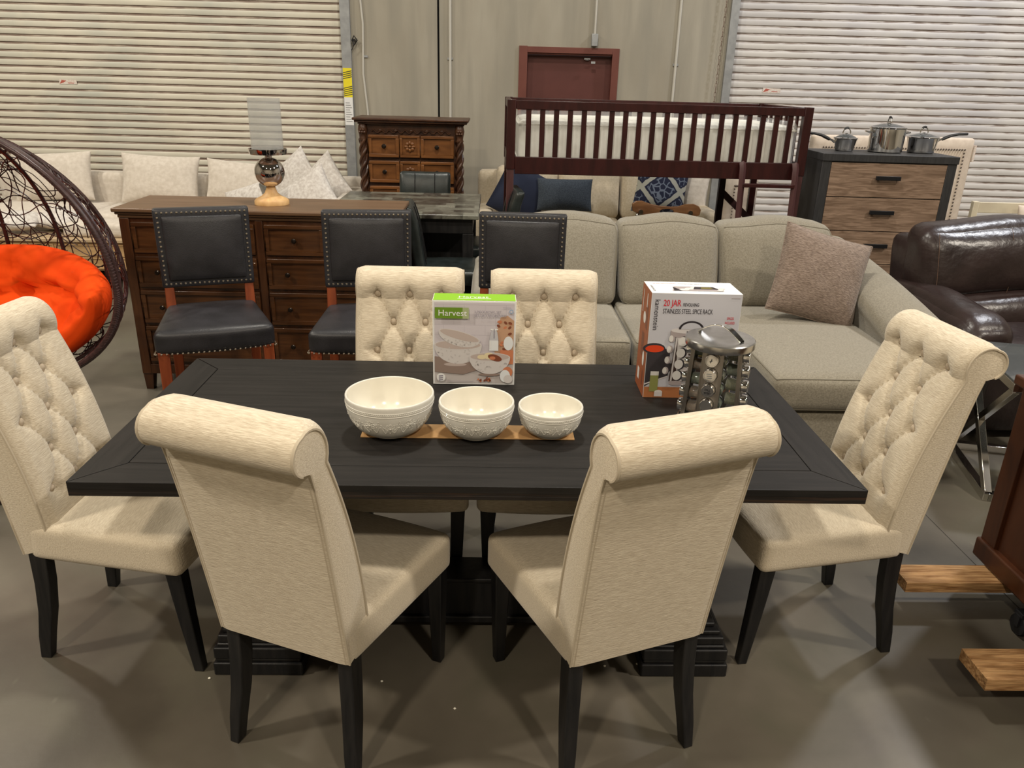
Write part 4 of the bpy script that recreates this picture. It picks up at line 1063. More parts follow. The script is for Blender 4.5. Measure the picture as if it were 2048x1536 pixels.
# ------------------------------------------------------------------ cushioned sofas
def softpart(name, mat, par, c, h, r, puff, n=12, pipe=None, pax=2, fn=None, wob=0, seed=1, both=False):
    g = G(); g.soft(c, h, r, puff, n, fn=fn, wob=wob, seed=seed); o = obj(name, g, mat, par, ang=70)
    if pipe:
        for sg in ((1, -1) if both else (1,)):
            g = G(); g.tube(softloop(c, h, r, puff, pax, sg, fn, n), .005, 5, closed=True)
            obj('piping', g, pipe, o)
    return o
def grey_sofa():
    t = thing('sectional_sofa', 'large grey-beige sectional sofa with a chaise and rolled right arm behind the dining table', 'sofa', (0, 0, 0))
    t.location = (1.1, 2.2, 0); O = Vector(t.location)
    L = lambda x, y, z: (x-O.x, y-O.y, z)
    softpart('base', 'sofa', t, L(.95, 2.18, .19), (.90, .62, .13), .03, (0, 0, 0))
    softpart('chaise_base', 'sofa', t, L(1.72, 1.60, .185), (.39, .49, .125), .03, (0, 0, 0))
    softpart('back_frame', 'sofa', t, L(1.12, 2.80, .45), (1.12, .09, .34), .05, (0, 0, 0))
    for x0, x1 in ((.13, .775), (.785, 1.335)):
        softpart('seat_cushion', 'sofa', t, L((x0+x1)/2, 1.98, .405), ((x1-x0)/2, .40, .088), .04, (0, .012, .022), 12, 'sofapipe', both=True)
    softpart('chaise_cushion', 'sofa', t, L(1.725, 1.735, .405), (.385, .655, .088), .045, (0, .015, .03), 14, 'sofapipe', both=True)
    for i, (x0, x1, zt) in enumerate(((.13, .80, .985), (.80, 1.41, .98), (1.41, 2.10, .975))):
        fn = lambda q, zt=zt, xc=(x0+x1)/2-O.x, hw=(x1-x0)/2: (q[0]+.02*math.sin((q[2]-.7)*9)*(1 if q[0] > xc else -1)*.4, q[1]+.42*(q[2]-.5), q[2]+.014*math.sin((q[0]-xc)/hw*3.6+1.2)*max(0, (q[2]-.7)/.28))
        softpart('back_cushion', 'sofa', t, L((x0+x1)/2, 2.36, .725), ((x1-x0)/2-.002, .115, .245), .07, (0, .045, .012), 14, 'sofapipe', pax=1, fn=fn, wob=.012, seed=i+1, both=True)
    # right arm: rolled top that dips to the front
    g = G()
    def arm(u, v):
        y = 2.72-1.26*u; top = .84-.17*u-.05*u*u; a = v*2*math.pi
        # cross-section: lower body and overhanging roll
        if v < .2: k = v/.2; x, z = 2.10, .08+(top-.16-.08)*k
        elif v < .8:
            k = (v-.2)/.6; an = R(205)-R(230)*k; rx = .135+.03*u; x = 2.10+.11+rx*math.cos(an); z = top-.085+.085*math.sin(an)*1.15
        else: k = (v-.8)/.2; x, z = 2.29, (top-.17)*(1-k)+.08*k
        x += .10*u*((z-.1)/.6)-.06*u
        return (x-O.x, y-O.y, z)
    g.grid(arm, 14, 40, cv=True)
    ring = [arm(1, j/40) for j in range(40)]; g.add([(p[0], p[1]-.012, p[2]) for p in ring]+ring, [tuple(range(40))]+[(i, 40+i, 40+(i+1) % 40, (i+1) % 40) for i in range(40)])
    ring2 = [arm(0, j/40) for j in range(40)]; g.add(ring2, [tuple(range(39, -1, -1))])
    ao = obj('rolled_arm', g, 'sofa', t, ang=60)
    g = G(); g.tube([(p[0], p[1]-.012, p[2]) for p in ring[6:36]], .005, 5); obj('piping', g, 'sofapipe', ao)
    softpart('left_arm', 'sofa', t, L(.03, 2.2, .38), (.10, .60, .30), .06, (0, 0, 0))
    for x in (.1, 1.4, 2.05):
        for y in ((1.2 if x > 1 else 1.65), 2.75):
            g = G(); g.bar([L(x, y, 0), L(x, y, .065)], .025, .025); obj('foot', g, 'blackwood', t)
grey_sofa()
g = G(); lp = pillow(g, .50, .50, .19, .05, 24, .05, 2); o = obj('throw_pillow', g, 'taupe', loc=(1.80, 1.90, .525), rot=(R(-24), R(14.5), R(-4)), ang=80)
g = G(); g.tube(lp, .005, 5, closed=True); obj('piping', g, 'taupe', o)
tag(o, 'square taupe chenille pillow leaning on the chaise beside the rolled arm', 'pillow')

def cream_sofa():
    t = thing('cream_sofa', 'cream three-seat sofa under the dark loft bed by the wall', 'sofa', (.98, 5.05, 0))
    softpart('base', 'cream', t, (0, .0, .22), (1.0, .40, .16), .03, (0, 0, 0))
    softpart('back_frame', 'cream', t, (0, .33, .60), (1.07, .10, .34), .06, (0, 0, 0))
    for s in (-1, 1): softpart('arm', 'cream', t, (s*1.0, -.04, .40), (.085, .42, .30 if s > 0 else .24), .07, (0, 0, 0))
    for x in (-.61, -.03, .56):
        softpart('seat_cushion', 'cream', t, (x, -.10, .46), (.288, .36, .085), .05, (0, .01, .02), 10)
        softpart('back_cushion', 'cream', t, (x, .17, .76), (.288, .09, .225), .06, (0, .03, .01), 10, fn=lambda q: (q[0], q[1]+.2*(q[2]-.6), q[2]))
    for s in (-1, 1):
        for y in (-.35, .35):
            g = G(); g.bar([(s*.95, y, 0), (s*.95, y, .07)], .02, .02); obj('foot', g, 'blackwood', t)
cream_sofa()
def throw(name, mat, w_, h_, th, loc, rot, label, wr=.02, seed=0, pinch=.06):
    g = G(); pillow(g, w_, h_, th, pinch, 20, wr, seed); o = obj(name, g, mat, loc=loc, rot=rot, ang=80); tag(o, label, 'pillow'); return o
throw('navy_pillow', 'navy', .48, .48, .15, (.20, 4.93, .56), (R(-14), R(28), 0), 'plain navy blue pillow tilted at the left end of the cream sofa', pinch=.03)
throw('lumbar_pillow', 'slate', .50, .285, .13, (.70, 4.92, .635), (R(-10), 0, 0), 'small slate blue rectangular pillow in the middle of the cream sofa', pinch=.04)
throw('damask_pillow', 'damask', .48, .48, .15, (1.54, 4.90, .62), (R(-12), R(8), 0), 'navy and silver damask patterned pillow on the cream sofa')
throw('beige_pillow', 'white_sofa', .44, .44, .13, (1.80, 5.06, .60), (R(-10), R(3), R(-14)), 'plain beige pillow behind the damask pillow at the sofa right arm')

def white_sofa():
    t = thing('white_sectional', 'off-white sectional sofa along the left roller shutter', 'sofa', (-2.9, 5.2, 0))
    softpart('base', 'white_sofa', t, (0, -.05, .22), (1.75, .45, .17), .03, (0, 0, 0))
    softpart('back_frame', 'white_sofa', t, (0, .36, .52), (1.75, .09, .30), .05, (0, 0, 0))
    softpart('chaise', 'white_sofa', t, (1.3, -.75, .26), (.42, .75, .20), .04, (0, 0, 0))
    softpart('right_arm', 'white_sofa', t, (1.66, -.45, .48), (.09, .80, .26), .05, (0, 0, 0))
    for i in range(3): softpart('seat_cushion', 'white_sofa', t, (-1.15+1.0*i, -.08, .46), (.49, .40, .085), .05, (0, 0, .02), 8)
    return t
white_sofa()
for i, (x, y, w_, h_, a, rz, zb, mt, lb) in enumerate((
    (-4.05, 5.32, .74, .45, -3, 0, .56, 'white_sofa', 'off-white back cushion seen through the wicker egg chair, leftmost on the sectional'),
    (-3.08, 5.32, .73, .46, 2, 0, .55, 'white_sofa', 'off-white back cushion just right of the wicker chair rim'),
    (-2.28, 5.28, .74, .42, 4, 0, .55, 'white_sofa', 'off-white back cushion left of the hurricane lamp'),
    (-1.70, 5.20, .60, .50, -38, -15, .55, 'white_sofa2', 'off-white pillow behind the hurricane lamp, tipped sideways'),
    (-1.42, 5.08, .58, .46, -42, -20, .57, 'white_sofa2', 'off-white pillow at the right arm of the sectional, uppermost'),
    (-1.52, 4.70, .66, .42, -32, -12, .50, 'white_sofa2', 'off-white pillow in front of the others at the sectional right arm'),
    (-1.98, 4.60, .55, .36, -18, -20, .50, 'white_sofa2', 'off-white pillow showing just left of the lamp ball'))):
    throw('sofa_cushion', mt, w_, h_, .20, (x, y, zb), (R(-14), R(a), R(rz)), lb, .05, i)
t = thing('oak_bench', 'low light oak chest bench with a white slab cushion behind the wicker egg chair', 'bench', (-3.35, 4.3, 0))
g = G(); g.box(-.85, .43, -.0, .34, .15, .39); obj('body', g, 'oaktan', t, bev=.003)
g = G(); g.box(-.88, .46, -.03, .36, .39, .415); obj('top', g, 'oaktop', t, bev=.003)
for x0, x1 in ((-.82, -.23), (-.20, .40)):
    for z0, z1 in ((.27, .37), (.165, .26)): g = G(); drawer_front(g, x0, x1, z0, z1, -.001, .012, .010); obj('drawer', g, 'oaktan', t, bev=.002)
for x in (-.83, .37):
    for y in (.01, .28): g = G(); g.box(x, x+.05, y, y+.05, 0, .15); obj('foot', g, 'oaktan', t)
g = G(); g.soft((-3.10, 4.50, .472), (.42, .15, .055), .03, (0, 0, .015), 10); o = obj('slab_cushion', g, 'white_sofa', ang=60); tag(o, 'white slab cushion lying on the rear of the oak bench', 'cushion')
for i, (x, rz, lb) in enumerate(((-3.95, 10, 'grey-white pillow lying flat on the oak bench, left one'), (-3.72, -14, 'grey-white pillow lying flat behind the egg chair ribs, right one'))):
    throw('loose_pillow', 'white_sofa2', .40, .30, .14, (x, 4.36+.12*i, .49+.0*i), (R(-80), 0, R(rz)), lb, .05, i+4)

# ------------------------------------------------------------------ wicker egg chair
def egg():
    C_ = Vector((-2.068, 1.02, .86))
    t = thing('egg_chair', 'dark brown woven wicker egg chair with thick ribs at the left edge', 'chair', (C_.x, C_.y, 0), R(0))
    rx, dp, zt, zb = .545, .50, .645, .42
    def S(a, b, k=1.0):
        z = zt*math.cos(a) if a < math.pi/2 else zb*math.cos(a)
        sa = math.sin(a)**(1.25 if a < math.pi/2 else 1.0) if a > 0 else 0
        return (k*rx*sa*math.sin(b), k*dp*sa*math.cos(b)-.02, .86+k*z)
    g = G(); g.tube([S(a*math.pi/40, math.pi/2) for a in range(41)]+[S(math.pi-a*math.pi/40, -math.pi/2) for a in range(1, 40)], .0125, 10, closed=True)
    g.tube([S(a*math.pi/40, math.pi/2*.98, 1.02) for a in range(41)]+[S(math.pi-a*math.pi/40, -math.pi/2*.98, 1.02) for a in range(1, 40)], .0085, 8, closed=True)
    obj('rim', g, 'wicker', t)
    g = G()
    for k in range(160):                                    # wrapped binding on the rim
        a = k*math.pi/160+.01; p = Vector(S(a, math.pi/2))
        g.tube([(p.x+.0135*math.cos(q), p.y+.0135*math.sin(q), p.z+.004*math.sin(q)) for q in (0, 1.05, 2.1, 3.14, 4.2, 5.25)], .0022, 3, closed=True)
    obj('rim_binding', g, 'wicker', t)
    for b in (62, 36, 10, -16, -42, -66):
        g = G(); g.tube([S(R(4)+a*(math.pi-R(8))/36, R(b)) for a in range(37)], .009, 8); obj('rib', g, 'wicker', t)
    rnd = random.Random(11); g = G()
    for k in range(150):
        a, b = rnd.uniform(.25, 2.5), rnd.uniform(-1.5, 1.5); th = rnd.uniform(0, 6.28); w_ = rnd.uniform(-.35, .35); pts = []
        ph = rnd.uniform(0, 6)
        for i in range(26):
            pts.append(S(a, b, .995+.01*math.sin(i+k))); th += w_*.35+.28*math.sin(i*.55+ph)
            sa = max(.25, math.sin(a)); a += .055*math.cos(th); b += .055*math.sin(th)/sa
            if not -1.55 < b < 1.55: b = max(-1.55, min(1.55, b)); th = -th
            if not .15 < a < 3.0: a = max(.15, min(3.0, a)); th = math.pi-th
        g.tube(pts, .0026, 4)
    o = obj('woven_strands', g, 'wicker', t); o['kind'] = 'stuff'
    g = G(); g.tube([S(0, 0), (0, -.02, 1.60), (-.02, -.0, 1.72), (-.10, .02, 1.95), (-.3, .05, 2.12), (-.55, .1, 2.1), (-.78, .18, 1.9), (-.90, .25, 1.5), (-.92, .28, .8), (-.85, .25, .03)], .022, 10); obj('stand_pole', g, 'wicker', t)
    g = G(); g.tube([(-.30+.52*math.cos(R(a)), -.0+.50*math.sin(R(a))*.8-.0, .02) for a in range(0, 360, 10)], .019, 8, closed=True); g.tube([(-.85, .25, .02), (-.30, 0, .02), (.0, -.3, .02)], .019, 8); obj('base_ring', g, 'wicker', t)
    # thick cushion lying in the shell
    def cu(u, v, sg):
        p, q = 2*u-1, 2*v-1; ps, qs = math.sin(p*math.pi/2), math.sin(q*math.pi/2)
        b = ps*R(88); amin = R(78)+R(18)*max(0, ps)**1.5; amax = R(172); a = amin+(amax-amin)*(qs+1)/2
        th = ((1-abs(ps)**4)*(1-abs(qs)**4))**.45
        fold = 1-.55*abs(math.cos(b*3.3+.5*math.sin(a*5)))**14-.45*abs(math.cos(a*4.6+.9+.3*math.sin(b*4)))**14+.10*math.sin(b*17+a*9)+.07*math.sin(a*27-b*11)
        k = .78+(.155*th if sg > 0 else -.17*th*fold)
        x, y, z = S(a, b, k)
        return (x, y-.04*max(0, -sg)*th, z)
    g = G(); g.grid(lambda u, v: cu(u, v, 1), 44, 30); g.grid(lambda u, v: cu(u, v, -1), 44, 30, flip=True)
    c = obj('orange_cushion', g, 'orange', loc=(C_.x, C_.y, 0), ang=80); tag(c, 'thick tufted bright orange cushion inside the wicker egg chair', 'cushion')
egg()

# ------------------------------------------------------------------ loft bed, mattress, ladder
def loft():
    X0, X1, Y0, Y1, ZT = .135, 2.225, 3.35, 4.36, 1.605
    t = thing('loft_bed', 'dark cherry slatted loft bed frame standing over the cream sofa', 'bed', ((X0+X1)/2, (Y0+Y1)/2, 0)); O = t.location
    B = lambda g, x0, x1, y0, y1, z0, z1: g.box(x0-O.x, x1-O.x, y0-O.y, y1-O.y, z0, z1)
    for x in (X0, X1-.06):
        for y in (Y0, Y1-.06):
            g = G(); B(g, x, x+.06, y, y+.045, 1.15, ZT); obj('upper_post', g, 'cherry', t, bev=.003)
            g = G(); B(g, x+.005, x+.055, y+.004, y+.04, 0, 1.15); obj('lower_leg', g, 'cherry_g' if y == Y0 else 'cherry', t, bev=.003)
    for y in (Y0, Y1-.03):
        g = G(); B(g, X0+.06, X1-.06, y+.004, y+.030, ZT-.06, ZT-.004); obj('top_rail', g, 'cherry', t, bev=.003)
        g = G(); B(g, X0+.06, X1-.06, y+.004, y+.034, 1.12, 1.235); obj('side_rail', g, 'cherry', t, bev=.003)
        for i in range(20):
            xc = X0+.10+(X1-X0-.20)*(i+.5)/20
            g = G(); B(g, xc-.0175, xc+.0175, y+.010, y+.026, 1.235, ZT-.06); obj('slat', g, 'cherry', t)
    for x in (X0+.005, X1-.04):
        g = G(); B(g, x, x+.035, Y0+.045, Y1-.06, ZT-.06, ZT-.004); obj('end_rail', g, 'cherry', t, bev=.003)
        g = G(); B(g, x, x+.035, Y0+.045, Y1-.06, 1.12, 1.235); obj('end_rail', g, 'cherry', t, bev=.003)
        for i in range(8):
            yc = Y0+.12+(Y1-Y0-.24)*i/7; g = G(); B(g, x+.01, x+.026, yc-.013, yc+.013, 1.235, ZT-.06); obj('slat', g, 'cherry', t)
    g = G(); B(g, X0+.06, X1-.06, Y0+.035, Y1-.035, 1.15, 1.175); obj('bed_base', g, 'cherry', t)
    g = G(); g.beam((1.93-O.x, 4.30-O.y, .92), (2.19-O.x, 4.30-O.y, .70), .03, .05); g.beam((X1-.03-O.x, Y1-.06-O.y, .3), (X1-.03-O.x, Y0+.05-O.y, .3), .03, .06, up=(0, 0, 1)); obj('brace', g, 'cherry_g', t)
    g = G(); B(g, 1.90, 1.95, Y1-.10, Y1-.06, 0, 1.15); obj('middle_leg', g, 'cherry', t)
    l = thing('bunk_ladder', 'dark wooden ladder hooked on the front rail of the loft bed, right end', 'ladder', (1.96, 3.30, 0))
    for s in (-1, 1):
        g = G(); g.tube([(s*.185, -.12, 0), (s*.185, -.04, .6), (s*.185, .0, 1.12), (s*.185, .012, 1.20), (s*.185, .035, 1.235)], .022, 4); obj('ladder_rail', g, 'cherry_g', l, ang=20)
    for z in (.25, .53, .81, 1.085): g = G(); g.box(-.185, .185, -.12+.11*z-.022, -.12+.11*z+.022, z-.012, z+.012); obj('rung', g, 'cherry', l, bev=.002)
    # mattress
    m = thing('mattress', 'white quilted mattress in clear plastic on the loft bed', 'mattress', (1.18, 3.86, 1.1755))
    g = G(); g.soft((0, 0, .155), (.965, .455, .152), .05, (0, .008, .012), 16, wob=.002); mm = obj('ticking', g, 'mattress', m, ang=70)
    g = G()
    for z in (.035, .265): g.tube(softloop((0, 0, z), (.967, .457, .01), .009, (0, 0, 0), 2, 1, None, 16), .007, 6, closed=True)
    obj('tape_edge', g, 'mattress', mm)
    g = G(); g.soft((0, 0, .168), (.978, .468, .166), .05, (0, .004, .016), 28, wob=.010, seed=5); obj('plastic_wrap', g, 'plastic', m, ang=70)
loft()

# ------------------------------------------------------------------ charcoal chest with oak drawers, pots on it
def charchest():
    t = thing('drawer_chest', 'charcoal chest with five weathered oak drawers and black bar pulls on the right', 'chest of drawers', (2.335, 3.335, 0), R(-3.2))
    W_, D_, H = .925, .46, 1.31; F_ = .062
    g = G(); g.box(0, W_, .02, D_, .03, H-.05); g.box(0, F_, 0, .02, .03, H-.05); g.box(W_-F_, W_, 0, .02, .03, H-.05); g.box(F_, W_-F_, 0, .02, .03, .07); obj('carcass', g, 'charcoal', t, bev=.002)
    g = G(); g.box(-.006, W_+.006, -.008, D_, H-.05, H); obj('top', g, 'charcoal', t, bev=.003)
    n = 5; z = .075; hh = (H-.055-z)/n
    for i in range(n):
        z0 = z+i*hh
        g = G(); g.box(F_+.003, W_-F_-.003, .001, .02, z0+.003, z0+hh-.003); d = obj('drawer', g, 'oakgrey', t, bev=.001)
        g = G(); zc = z0+hh*.58; g.box(W_/2-.085, W_/2+.085, -.030, -.014, zc-.014, zc+.014); g.box(W_/2-.075, W_/2-.06, -.014, .001, zc-.008, zc+.004); g.box(W_/2+.06, W_/2+.075, -.014, .001, zc-.008, zc+.004)
        obj('bar_pull', g, 'blackmetal', d, bev=.002)
charchest()
def potpiece(name, x, y, r, h, taper, hang, label, big=False, ha=0):
    t = thing(name, label, 'pot', (x, y, 1.3105), 0, 'steel cookware on the charcoal chest')
    rb = r*taper
    g = G(); g.lathe([(0, 0), (rb*.9, 0), (rb, .006), (rb+(r-rb)*.15, .02), (r, h-.004), (r+.006, h), (r+.003, h+.002), (r-.003, h-.002), (rb-.002, .008), (0, .008)], 48); obj('body', g, 'mirror', t, ang=50)
    g = G(); g.lathe([(r+.004, h+.002), (r+.005, h+.007), (r-.006, h+.010)], 48); lid = obj('lid_rim', g, 'mirror', t, ang=50)
    g = G(); g.lathe([(r-.005, h+.008), (r*.8, h+.016), (r*.45, h+.027), (.012, h+.033), (0, h+.033)], 40); obj('glass_lid', g, 'glass', t, ang=60)
    g = G(); s_ = .028
    g.lathe([(0, h+.03), (.012, h+.031), (.009, h+.037), (0, h+.037)], 14)
    g.tube([(s_*math.cos(R(a)), 0, h+.035+.038*math.sin(R(a))) for a in (0, 15, 30, 50, 70, 90, 110, 130, 150, 165, 180)] if not big else [(.0, s_*.9*math.cos(R(a)), h+.035+.040*math.sin(R(a))) for a in (0, 15, 30, 50, 70, 90, 110, 130, 150, 165, 180)], .0045, 8); obj('lid_knob', g, 'mirror', t, ang=60)
    g = G()
    A_ = [(s_*math.cos(R(a)), 0, h+.035+.040*math.sin(R(a))) for a in (70, 90, 110, 130)]
    if big: A_ = [(0, p[0], p[2]) for p in A_]
    g.tube(A_, .0075, 8); obj('knob_grip', g, 'rubber', t)
    if hang is None:
        for s in (-1, 1):
            g = G(); g.tube([(s*(r-.002), -.03, h-.03), (s*(r+.028), -.028, h-.025), (s*(r+.035), 0, h-.022), (s*(r+.028), .028, h-.025), (s*(r-.002), .03, h-.03)], .0055, 8); obj('loop_handle', g, 'mirror', t)
    else:
        c_, s_ = math.cos(R(ha)), math.sin(R(ha))
        g = G(); g.tube([(c_*(r-.004), s_*(r-.004), h-.025), (c_*(r+.02), s_*(r+.02), h-.012), (c_*(r+.045), s_*(r+.045), h-.002)], [.010, .007, .008], 8); obj('handle_socket', g, 'mirror', t)
        g = G(); g.tube([(c_*(r+d), s_*(r+d), h+z) for d, z in ((.035, -.008), (.06, .004), (.10, .020), (.15, .030), (.20, .033), (.215, .033))], [.010, .012, .010, .009, .010, .009], 8); obj('handle', g, 'rubber', t)
potpiece('saucepan', 2.585, 3.60, .078, .085, .80, 1, 'smallest lidded steel saucepan, left on the charcoal chest', ha=176)
potpiece('stock_pot', 2.87, 3.575, .122, .165, .95, None, 'tall lidded steel stock pot in the middle of the charcoal chest', big=True)
potpiece('saucepan', 3.14, 3.585, .105, .105, .84, 1, 'wide lidded steel saucepan with its handle to the right on the charcoal chest', ha=0)

# ------------------------------------------------------------------ headboard, pale chairs, wooden stool back
def nailboard(x, y, rz, w_, h_, label, name='nailhead_headboard', n1=26):
    t = thing(name, label, 'headboard', (x, y, 0), rz)
    g = G(); g.soft((0, 0, h_/2+.15), (w_/2, .05, h_/2-.15), .03, (0, .01, .0), 12, fn=lambda q: (q[0], q[1], q[2]+.0)); obj('panel', g, 'headboard', t, ang=60)
    g = G(); z1 = h_-.09; x1 = w_/2-.085
    for i in range(n1*2+1): g.ball((-x1+2*x1*i/(n1*2), -.057, z1), .0075, 6, 4)
    for i in range(1, 40):
        for s in (-1, 1): g.ball((s*x1, -.056, z1-i*.028), .0075, 6, 4)
    obj('nailheads', g, 'darknail', t)
    for s in (-1, 1): g = G(); g.box(s*(w_/2-.12)-.03, s*(w_/2-.12)+.03, -.03, .03, 0, .32); obj('leg', g, 'blackwood', t)
    return t
hb = nailboard(3.28, 4.30, R(3), 1.36, 1.385, 'ivory nailhead upholstered headboard standing behind the charcoal chest')
g = G(); g.box(.675, .69, -.055, .02, 1.20, 1.33); obj('hang_tag', g, 'paperpink', hb)
nailboard(2.26, 4.85, 0, .30, 1.00, 'narrow ivory nailhead upholstered panel behind the loft ladder', n1=6)
def palechair():
    t = thing('whitewashed_chair', 'whitewashed wooden slat-back chair behind the brown leather recliner', 'chair', (3.92, 3.72, 0))
    for s in (-1, 1):
        g = G(); g.box(s*.20-.022, s*.20+.022, -.02, .02, 0, .96); obj('back_post', g, 'whitewood', t, bev=.004)
        g = G(); g.box(s*.20-.02, s*.20+.02, -.44, -.40, 0, .45); obj('front_leg', g, 'whitewood', t, bev=.003)
    for z0, z1 in ((.875, .955), (.72, .80), (.58, .66)): g = G(); g.box(-.18, .18, -.012, .012, z0, z1); obj('back_slat', g, 'whitewood', t, bev=.004)
    g = G(); g.box(-.23, .23, -.45, .02, .45, .48); obj('seat', g, 'whitewood', t, bev=.006)
palechair()
throw('ivory_cushion', 'headboard', .5, .36, .14, (4.25, 3.55, .60), (R(-14), 0, 0), 'ivory cushion at the right photo edge beside the whitewashed chair', pinch=.03)
g = G()
def slabback():
    t = thing('wooden_stool', 'wooden-backed stool with an oval hand hole showing above the grey sofa', 'stool', (1.205, 3.08, 0))
    n = 24; out = []
    top = [(-.225, .975), (-.20, .993), (-.16, .995), (-.10, .975), (-.03, .962), (.04, .958), (.09, .962), (.14, .978), (.19, .982), (.225, .970), (.24, .945), (.235, .91), (.20, .895), (.16, .898), (.12, .875), (.05, .862), (-.03, .862), (-.10, .878), (-.15, .905), (-.19, .915), (-.22, .93)]
    # ring of quads between the outline and the oval hole
    c = (.015, .925); hole = []
    N_ = len(top)
    for (x, z) in top:
        a = math.atan2((z-c[1])*2.2, x-c[0]); hole.append((c[0]+.048*math.cos(a), c[1]+.020*math.sin(a)))
    g = G(); cy = lambda x: -.35*x*x
    vs = []
    for dy in (-.011, .011): vs += [(x, dy+cy(x), z) for x, z in top]+[(x, dy+cy(x), z) for x, z in hole]
    fs = []
    for i in range(N_):
        j = (i+1) % N_
        fs += [(i, j, N_+j, N_+i), (2*N_+i, 3*N_+i, 3*N_+j, 2*N_+j), (i, 2*N_+i, 2*N_+j, j), (N_+i, N_+j, 3*N_+j, 3*N_+i)]
    g.add(vs, fs); obj('backrest', g, 'oaktan' if 0 else 'lw_brown', t, bev=.003)
    for x in (-.165, .17):
        g = G(); g.tube([(x, -.03+cy(x), .925), (x, .02, .925)], .016, 8); g.tube([(x, .0, .93), (x-.02, -.02, .90), (x-.05, .03, .84), (x*.6, .10, .62)], .009, 8); obj('bracket', g, 'chrome', t)
    g = G(); g.lathe([(0, .60), (.17, .60), (.18, .615), (.175, .64), (0, .635)], 28, c=(0, .15, 0)); obj('seat', g, 'lw_brown', t)
    g = G(); g.lathe([(0, 0), (.2, 0), (.2, .012), (.03, .03), (.025, .60), (0, .60)], 24, c=(0, .15, 0)); obj('pedestal', g, 'chrome', t)
M['lw_brown'] = mk('brown_plywood', (.10, .042, .016), (.15, .070, .028), scale=8, stretch=(.6, 4, 4), rough=.4)
slabback()

# ------------------------------------------------------------------ brown leather recliner
def recliner():
    t = thing('recliner', 'dark brown leather recliner at the right edge behind the chrome table', 'recliner', (2.98, 1.95, 0), R(3))
    P_ = lambda nm, c, h, r, pf, n=14, fn=None, wob=.010, sd=1: softpart(nm, 'recl', t, c, h, r, pf, n, fn=fn, wob=wob, seed=sd)
    P_('base', (0, -.02, .22), (.52, .42, .18), .04, (0, 0, 0))
    P_('back_shell', (0, .36, .52), (.50, .12, .42), .06, (0, 0, 0), fn=lambda q: (q[0], q[1]+.12*(q[2]-.5), q[2]))
    def bf(q): return (q[0]*(1+.04*(q[2]-.7)), q[1]+.22*(q[2]-.6), q[2]+.02*math.sin(q[0]*6+.8))
    b = P_('upper_back_cushion', (0, .21, .83), (.50, .14, .205), .10, (0, .06, .02), 16, fn=bf, wob=.02)
    P_('lower_back_cushion', (0, .14, .545), (.42, .13, .13), .08, (0, .05, .0), 14, fn=bf, wob=.02, sd=3)
    g = G()
    for x in (-.43, -.02): g.tube([bf((x, .21-.14-.045*(1-(x/.5)**2)*(1-((z-.83)/.205)**2)-.004, z)) for z in [.66+.035*i for i in range(11)]], .0018, 4)
    obj('back_stitching', g, 'recl_stitch', b)
    P_('seat_cushion', (0, -.10, .42), (.38, .36, .09), .06, (0, .02, .03), 14)
    for s in (-1, 1):
        P_('arm', (s*.47, -.06, .37), (.105, .42, .20), .08, (0, 0, 0))
        def af(q): return (q[0], q[1], q[2]-.06*max(0, -q[1]-.05)*1.2+.01*math.sin(q[1]*30)*(1 if q[1] < -.3 else 0))
        P_('arm_pad', (s*.455, -.06, .60), (.135, .44, .085), .075, (.01, .01, .03), 18, fn=af, wob=.025, sd=4)
recliner()
def chrometable():
    t = thing('end_table', 'chrome X-frame end table with a glass top beside the brown recliner', 'table', (2.28, .84, 0), R(-14))
    s, h, b = .60, .575, .038
    g = G()
    def bm(a, c, up=(0, 0, 1)): g.beam(a, c, b, b, up)
    H = b/2
    for z in (H, h-.025):
        g = G()
        for a, c in (((H, H, z), (s-H, H, z)), ((H, s-H, z), (s-H, s-H, z)), ((H, 0, z), (H, s, z)), ((s-H, 0, z), (s-H, s, z))): bm(a, c)
        obj('frame', g, 'chrome', t, bev=.002)
    for x in (H, s-H):
        g = G(); g.beam((x, H, .03), (x, s-H, h-.04), b, b*.8, up=(1, 0, 0)); g.beam((x, s-H, .03), (x, H, h-.04), b*.9, b*.7, up=(1, 0, 0)); obj('cross_brace', g, 'chrome', t, bev=.002)
    g = G(); g.box(.0, s, .0, s, h-.006, h+.004); obj('glass_top', g, 'glass', t, bev=.002)
chrometable()

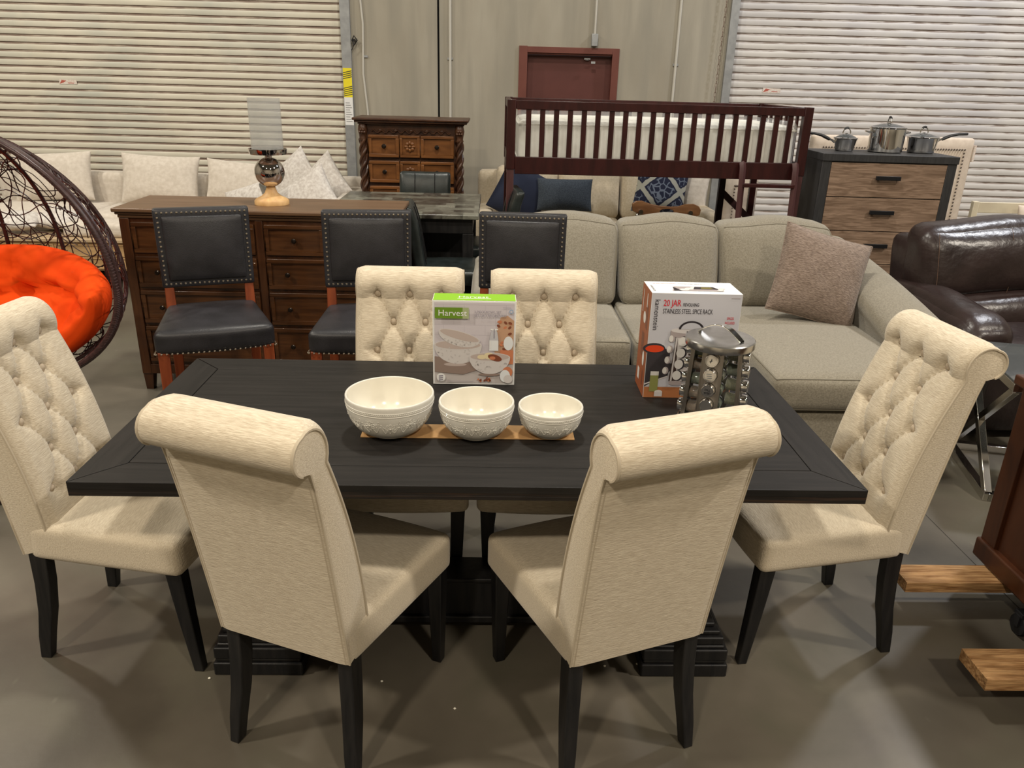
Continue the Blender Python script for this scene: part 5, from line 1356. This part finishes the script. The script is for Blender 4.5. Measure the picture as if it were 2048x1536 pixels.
# ------------------------------------------------------------------ mahogany cabinet on a dolly at the right edge
t = thing('cabinet', 'reddish brown wooden cabinet side cut by the right photo edge', 'cabinet', (1.835, .22, 0), R(-1))
g = G(); g.box(.025, .62, -1.15, -.02, .20, .80); obj('body', g, 'redbrown', t, bev=.003)
g = G(); g.box(.012, .028, -.09, -.01, .20, .80); g.box(.012, .028, -1.16, -1.07, .20, .80); g.box(.012, .028, -1.1, -.05, .74, .80); obj('side_frame', g, 'redbrown', t, bev=.002)
g = G(); g.box(-.012, .64, -1.18, .015, .80, .835); obj('top', g, 'redbrown', t, bev=.006)
g = G(); g.box(.0, .63, -1.17, .0, .1305, .205); obj('base_moulding', g, 'redbrown', t, bev=.008, seg=3)
d = thing('furniture_dolly', 'rough timber dolly with black casters carrying the reddish cabinet', 'dolly', (1.50, 0, 0))
rnd = random.Random(4)
for (y0, y1) in ((.035, .145), (-.435, -.300)):
    g = G(); g.box(0, .9, y0, y1, .088, .128)
    for i in range(7): yy = y0+.012+(y1-y0-.024)*i/6; g.box(.004, .88, yy-.0035, yy+.0035, .127, .1295)
    obj('timber_board', g, 'timber', d, bev=.003)
for x, y in ((.36, -.07), (.8, -.07), (.36, -.25)):
    g = G(); g.lathe([(0, -.014), (.036, -.014), (.038, -.008), (.038, .008), (.036, .014), (0, .014)], 20, c=(x, y, .038), ax='x'); g.box(x-.02, x+.02, y-.02, y+.02, .074, .088); g.box(x-.022, x-.016, y-.012, y+.012, .035, .078); g.box(x+.016, x+.022, y-.012, y+.012, .035, .078)
    obj('caster', g, 'rubber', d)
g = G(); g.box(.66, .80, -.2995, .0345, .088, .128); obj('cross_board', g, 'timber', d, bev=.003)

# small crumbs of packing foam
first = None
for i, (x, y, z) in enumerate(((-.277, -.31, 0), (-.05, -.42, 0), (.415, -.24, 0), (.52, -.23, 0), (-.80, -.30, 0), (-.75, .09, 0), (1.62, .55, 0), (-.53, -.27, 0), (.35, -.95, 0))):
    if first is None:
        g = G(); g.ball((0, 0, .002), .0045, 6, 4, sc=(1, .8, .6)); first = o = obj('foam_crumb', g, 'foam', loc=(x, y, z+.0008))
        tag(o, 'tiny white foam crumb on the concrete floor', 'crumb', 'foam crumbs on the floor')
    else: o = first.copy(); COL.objects.link(o); o.location = (x, y, z+.0008)
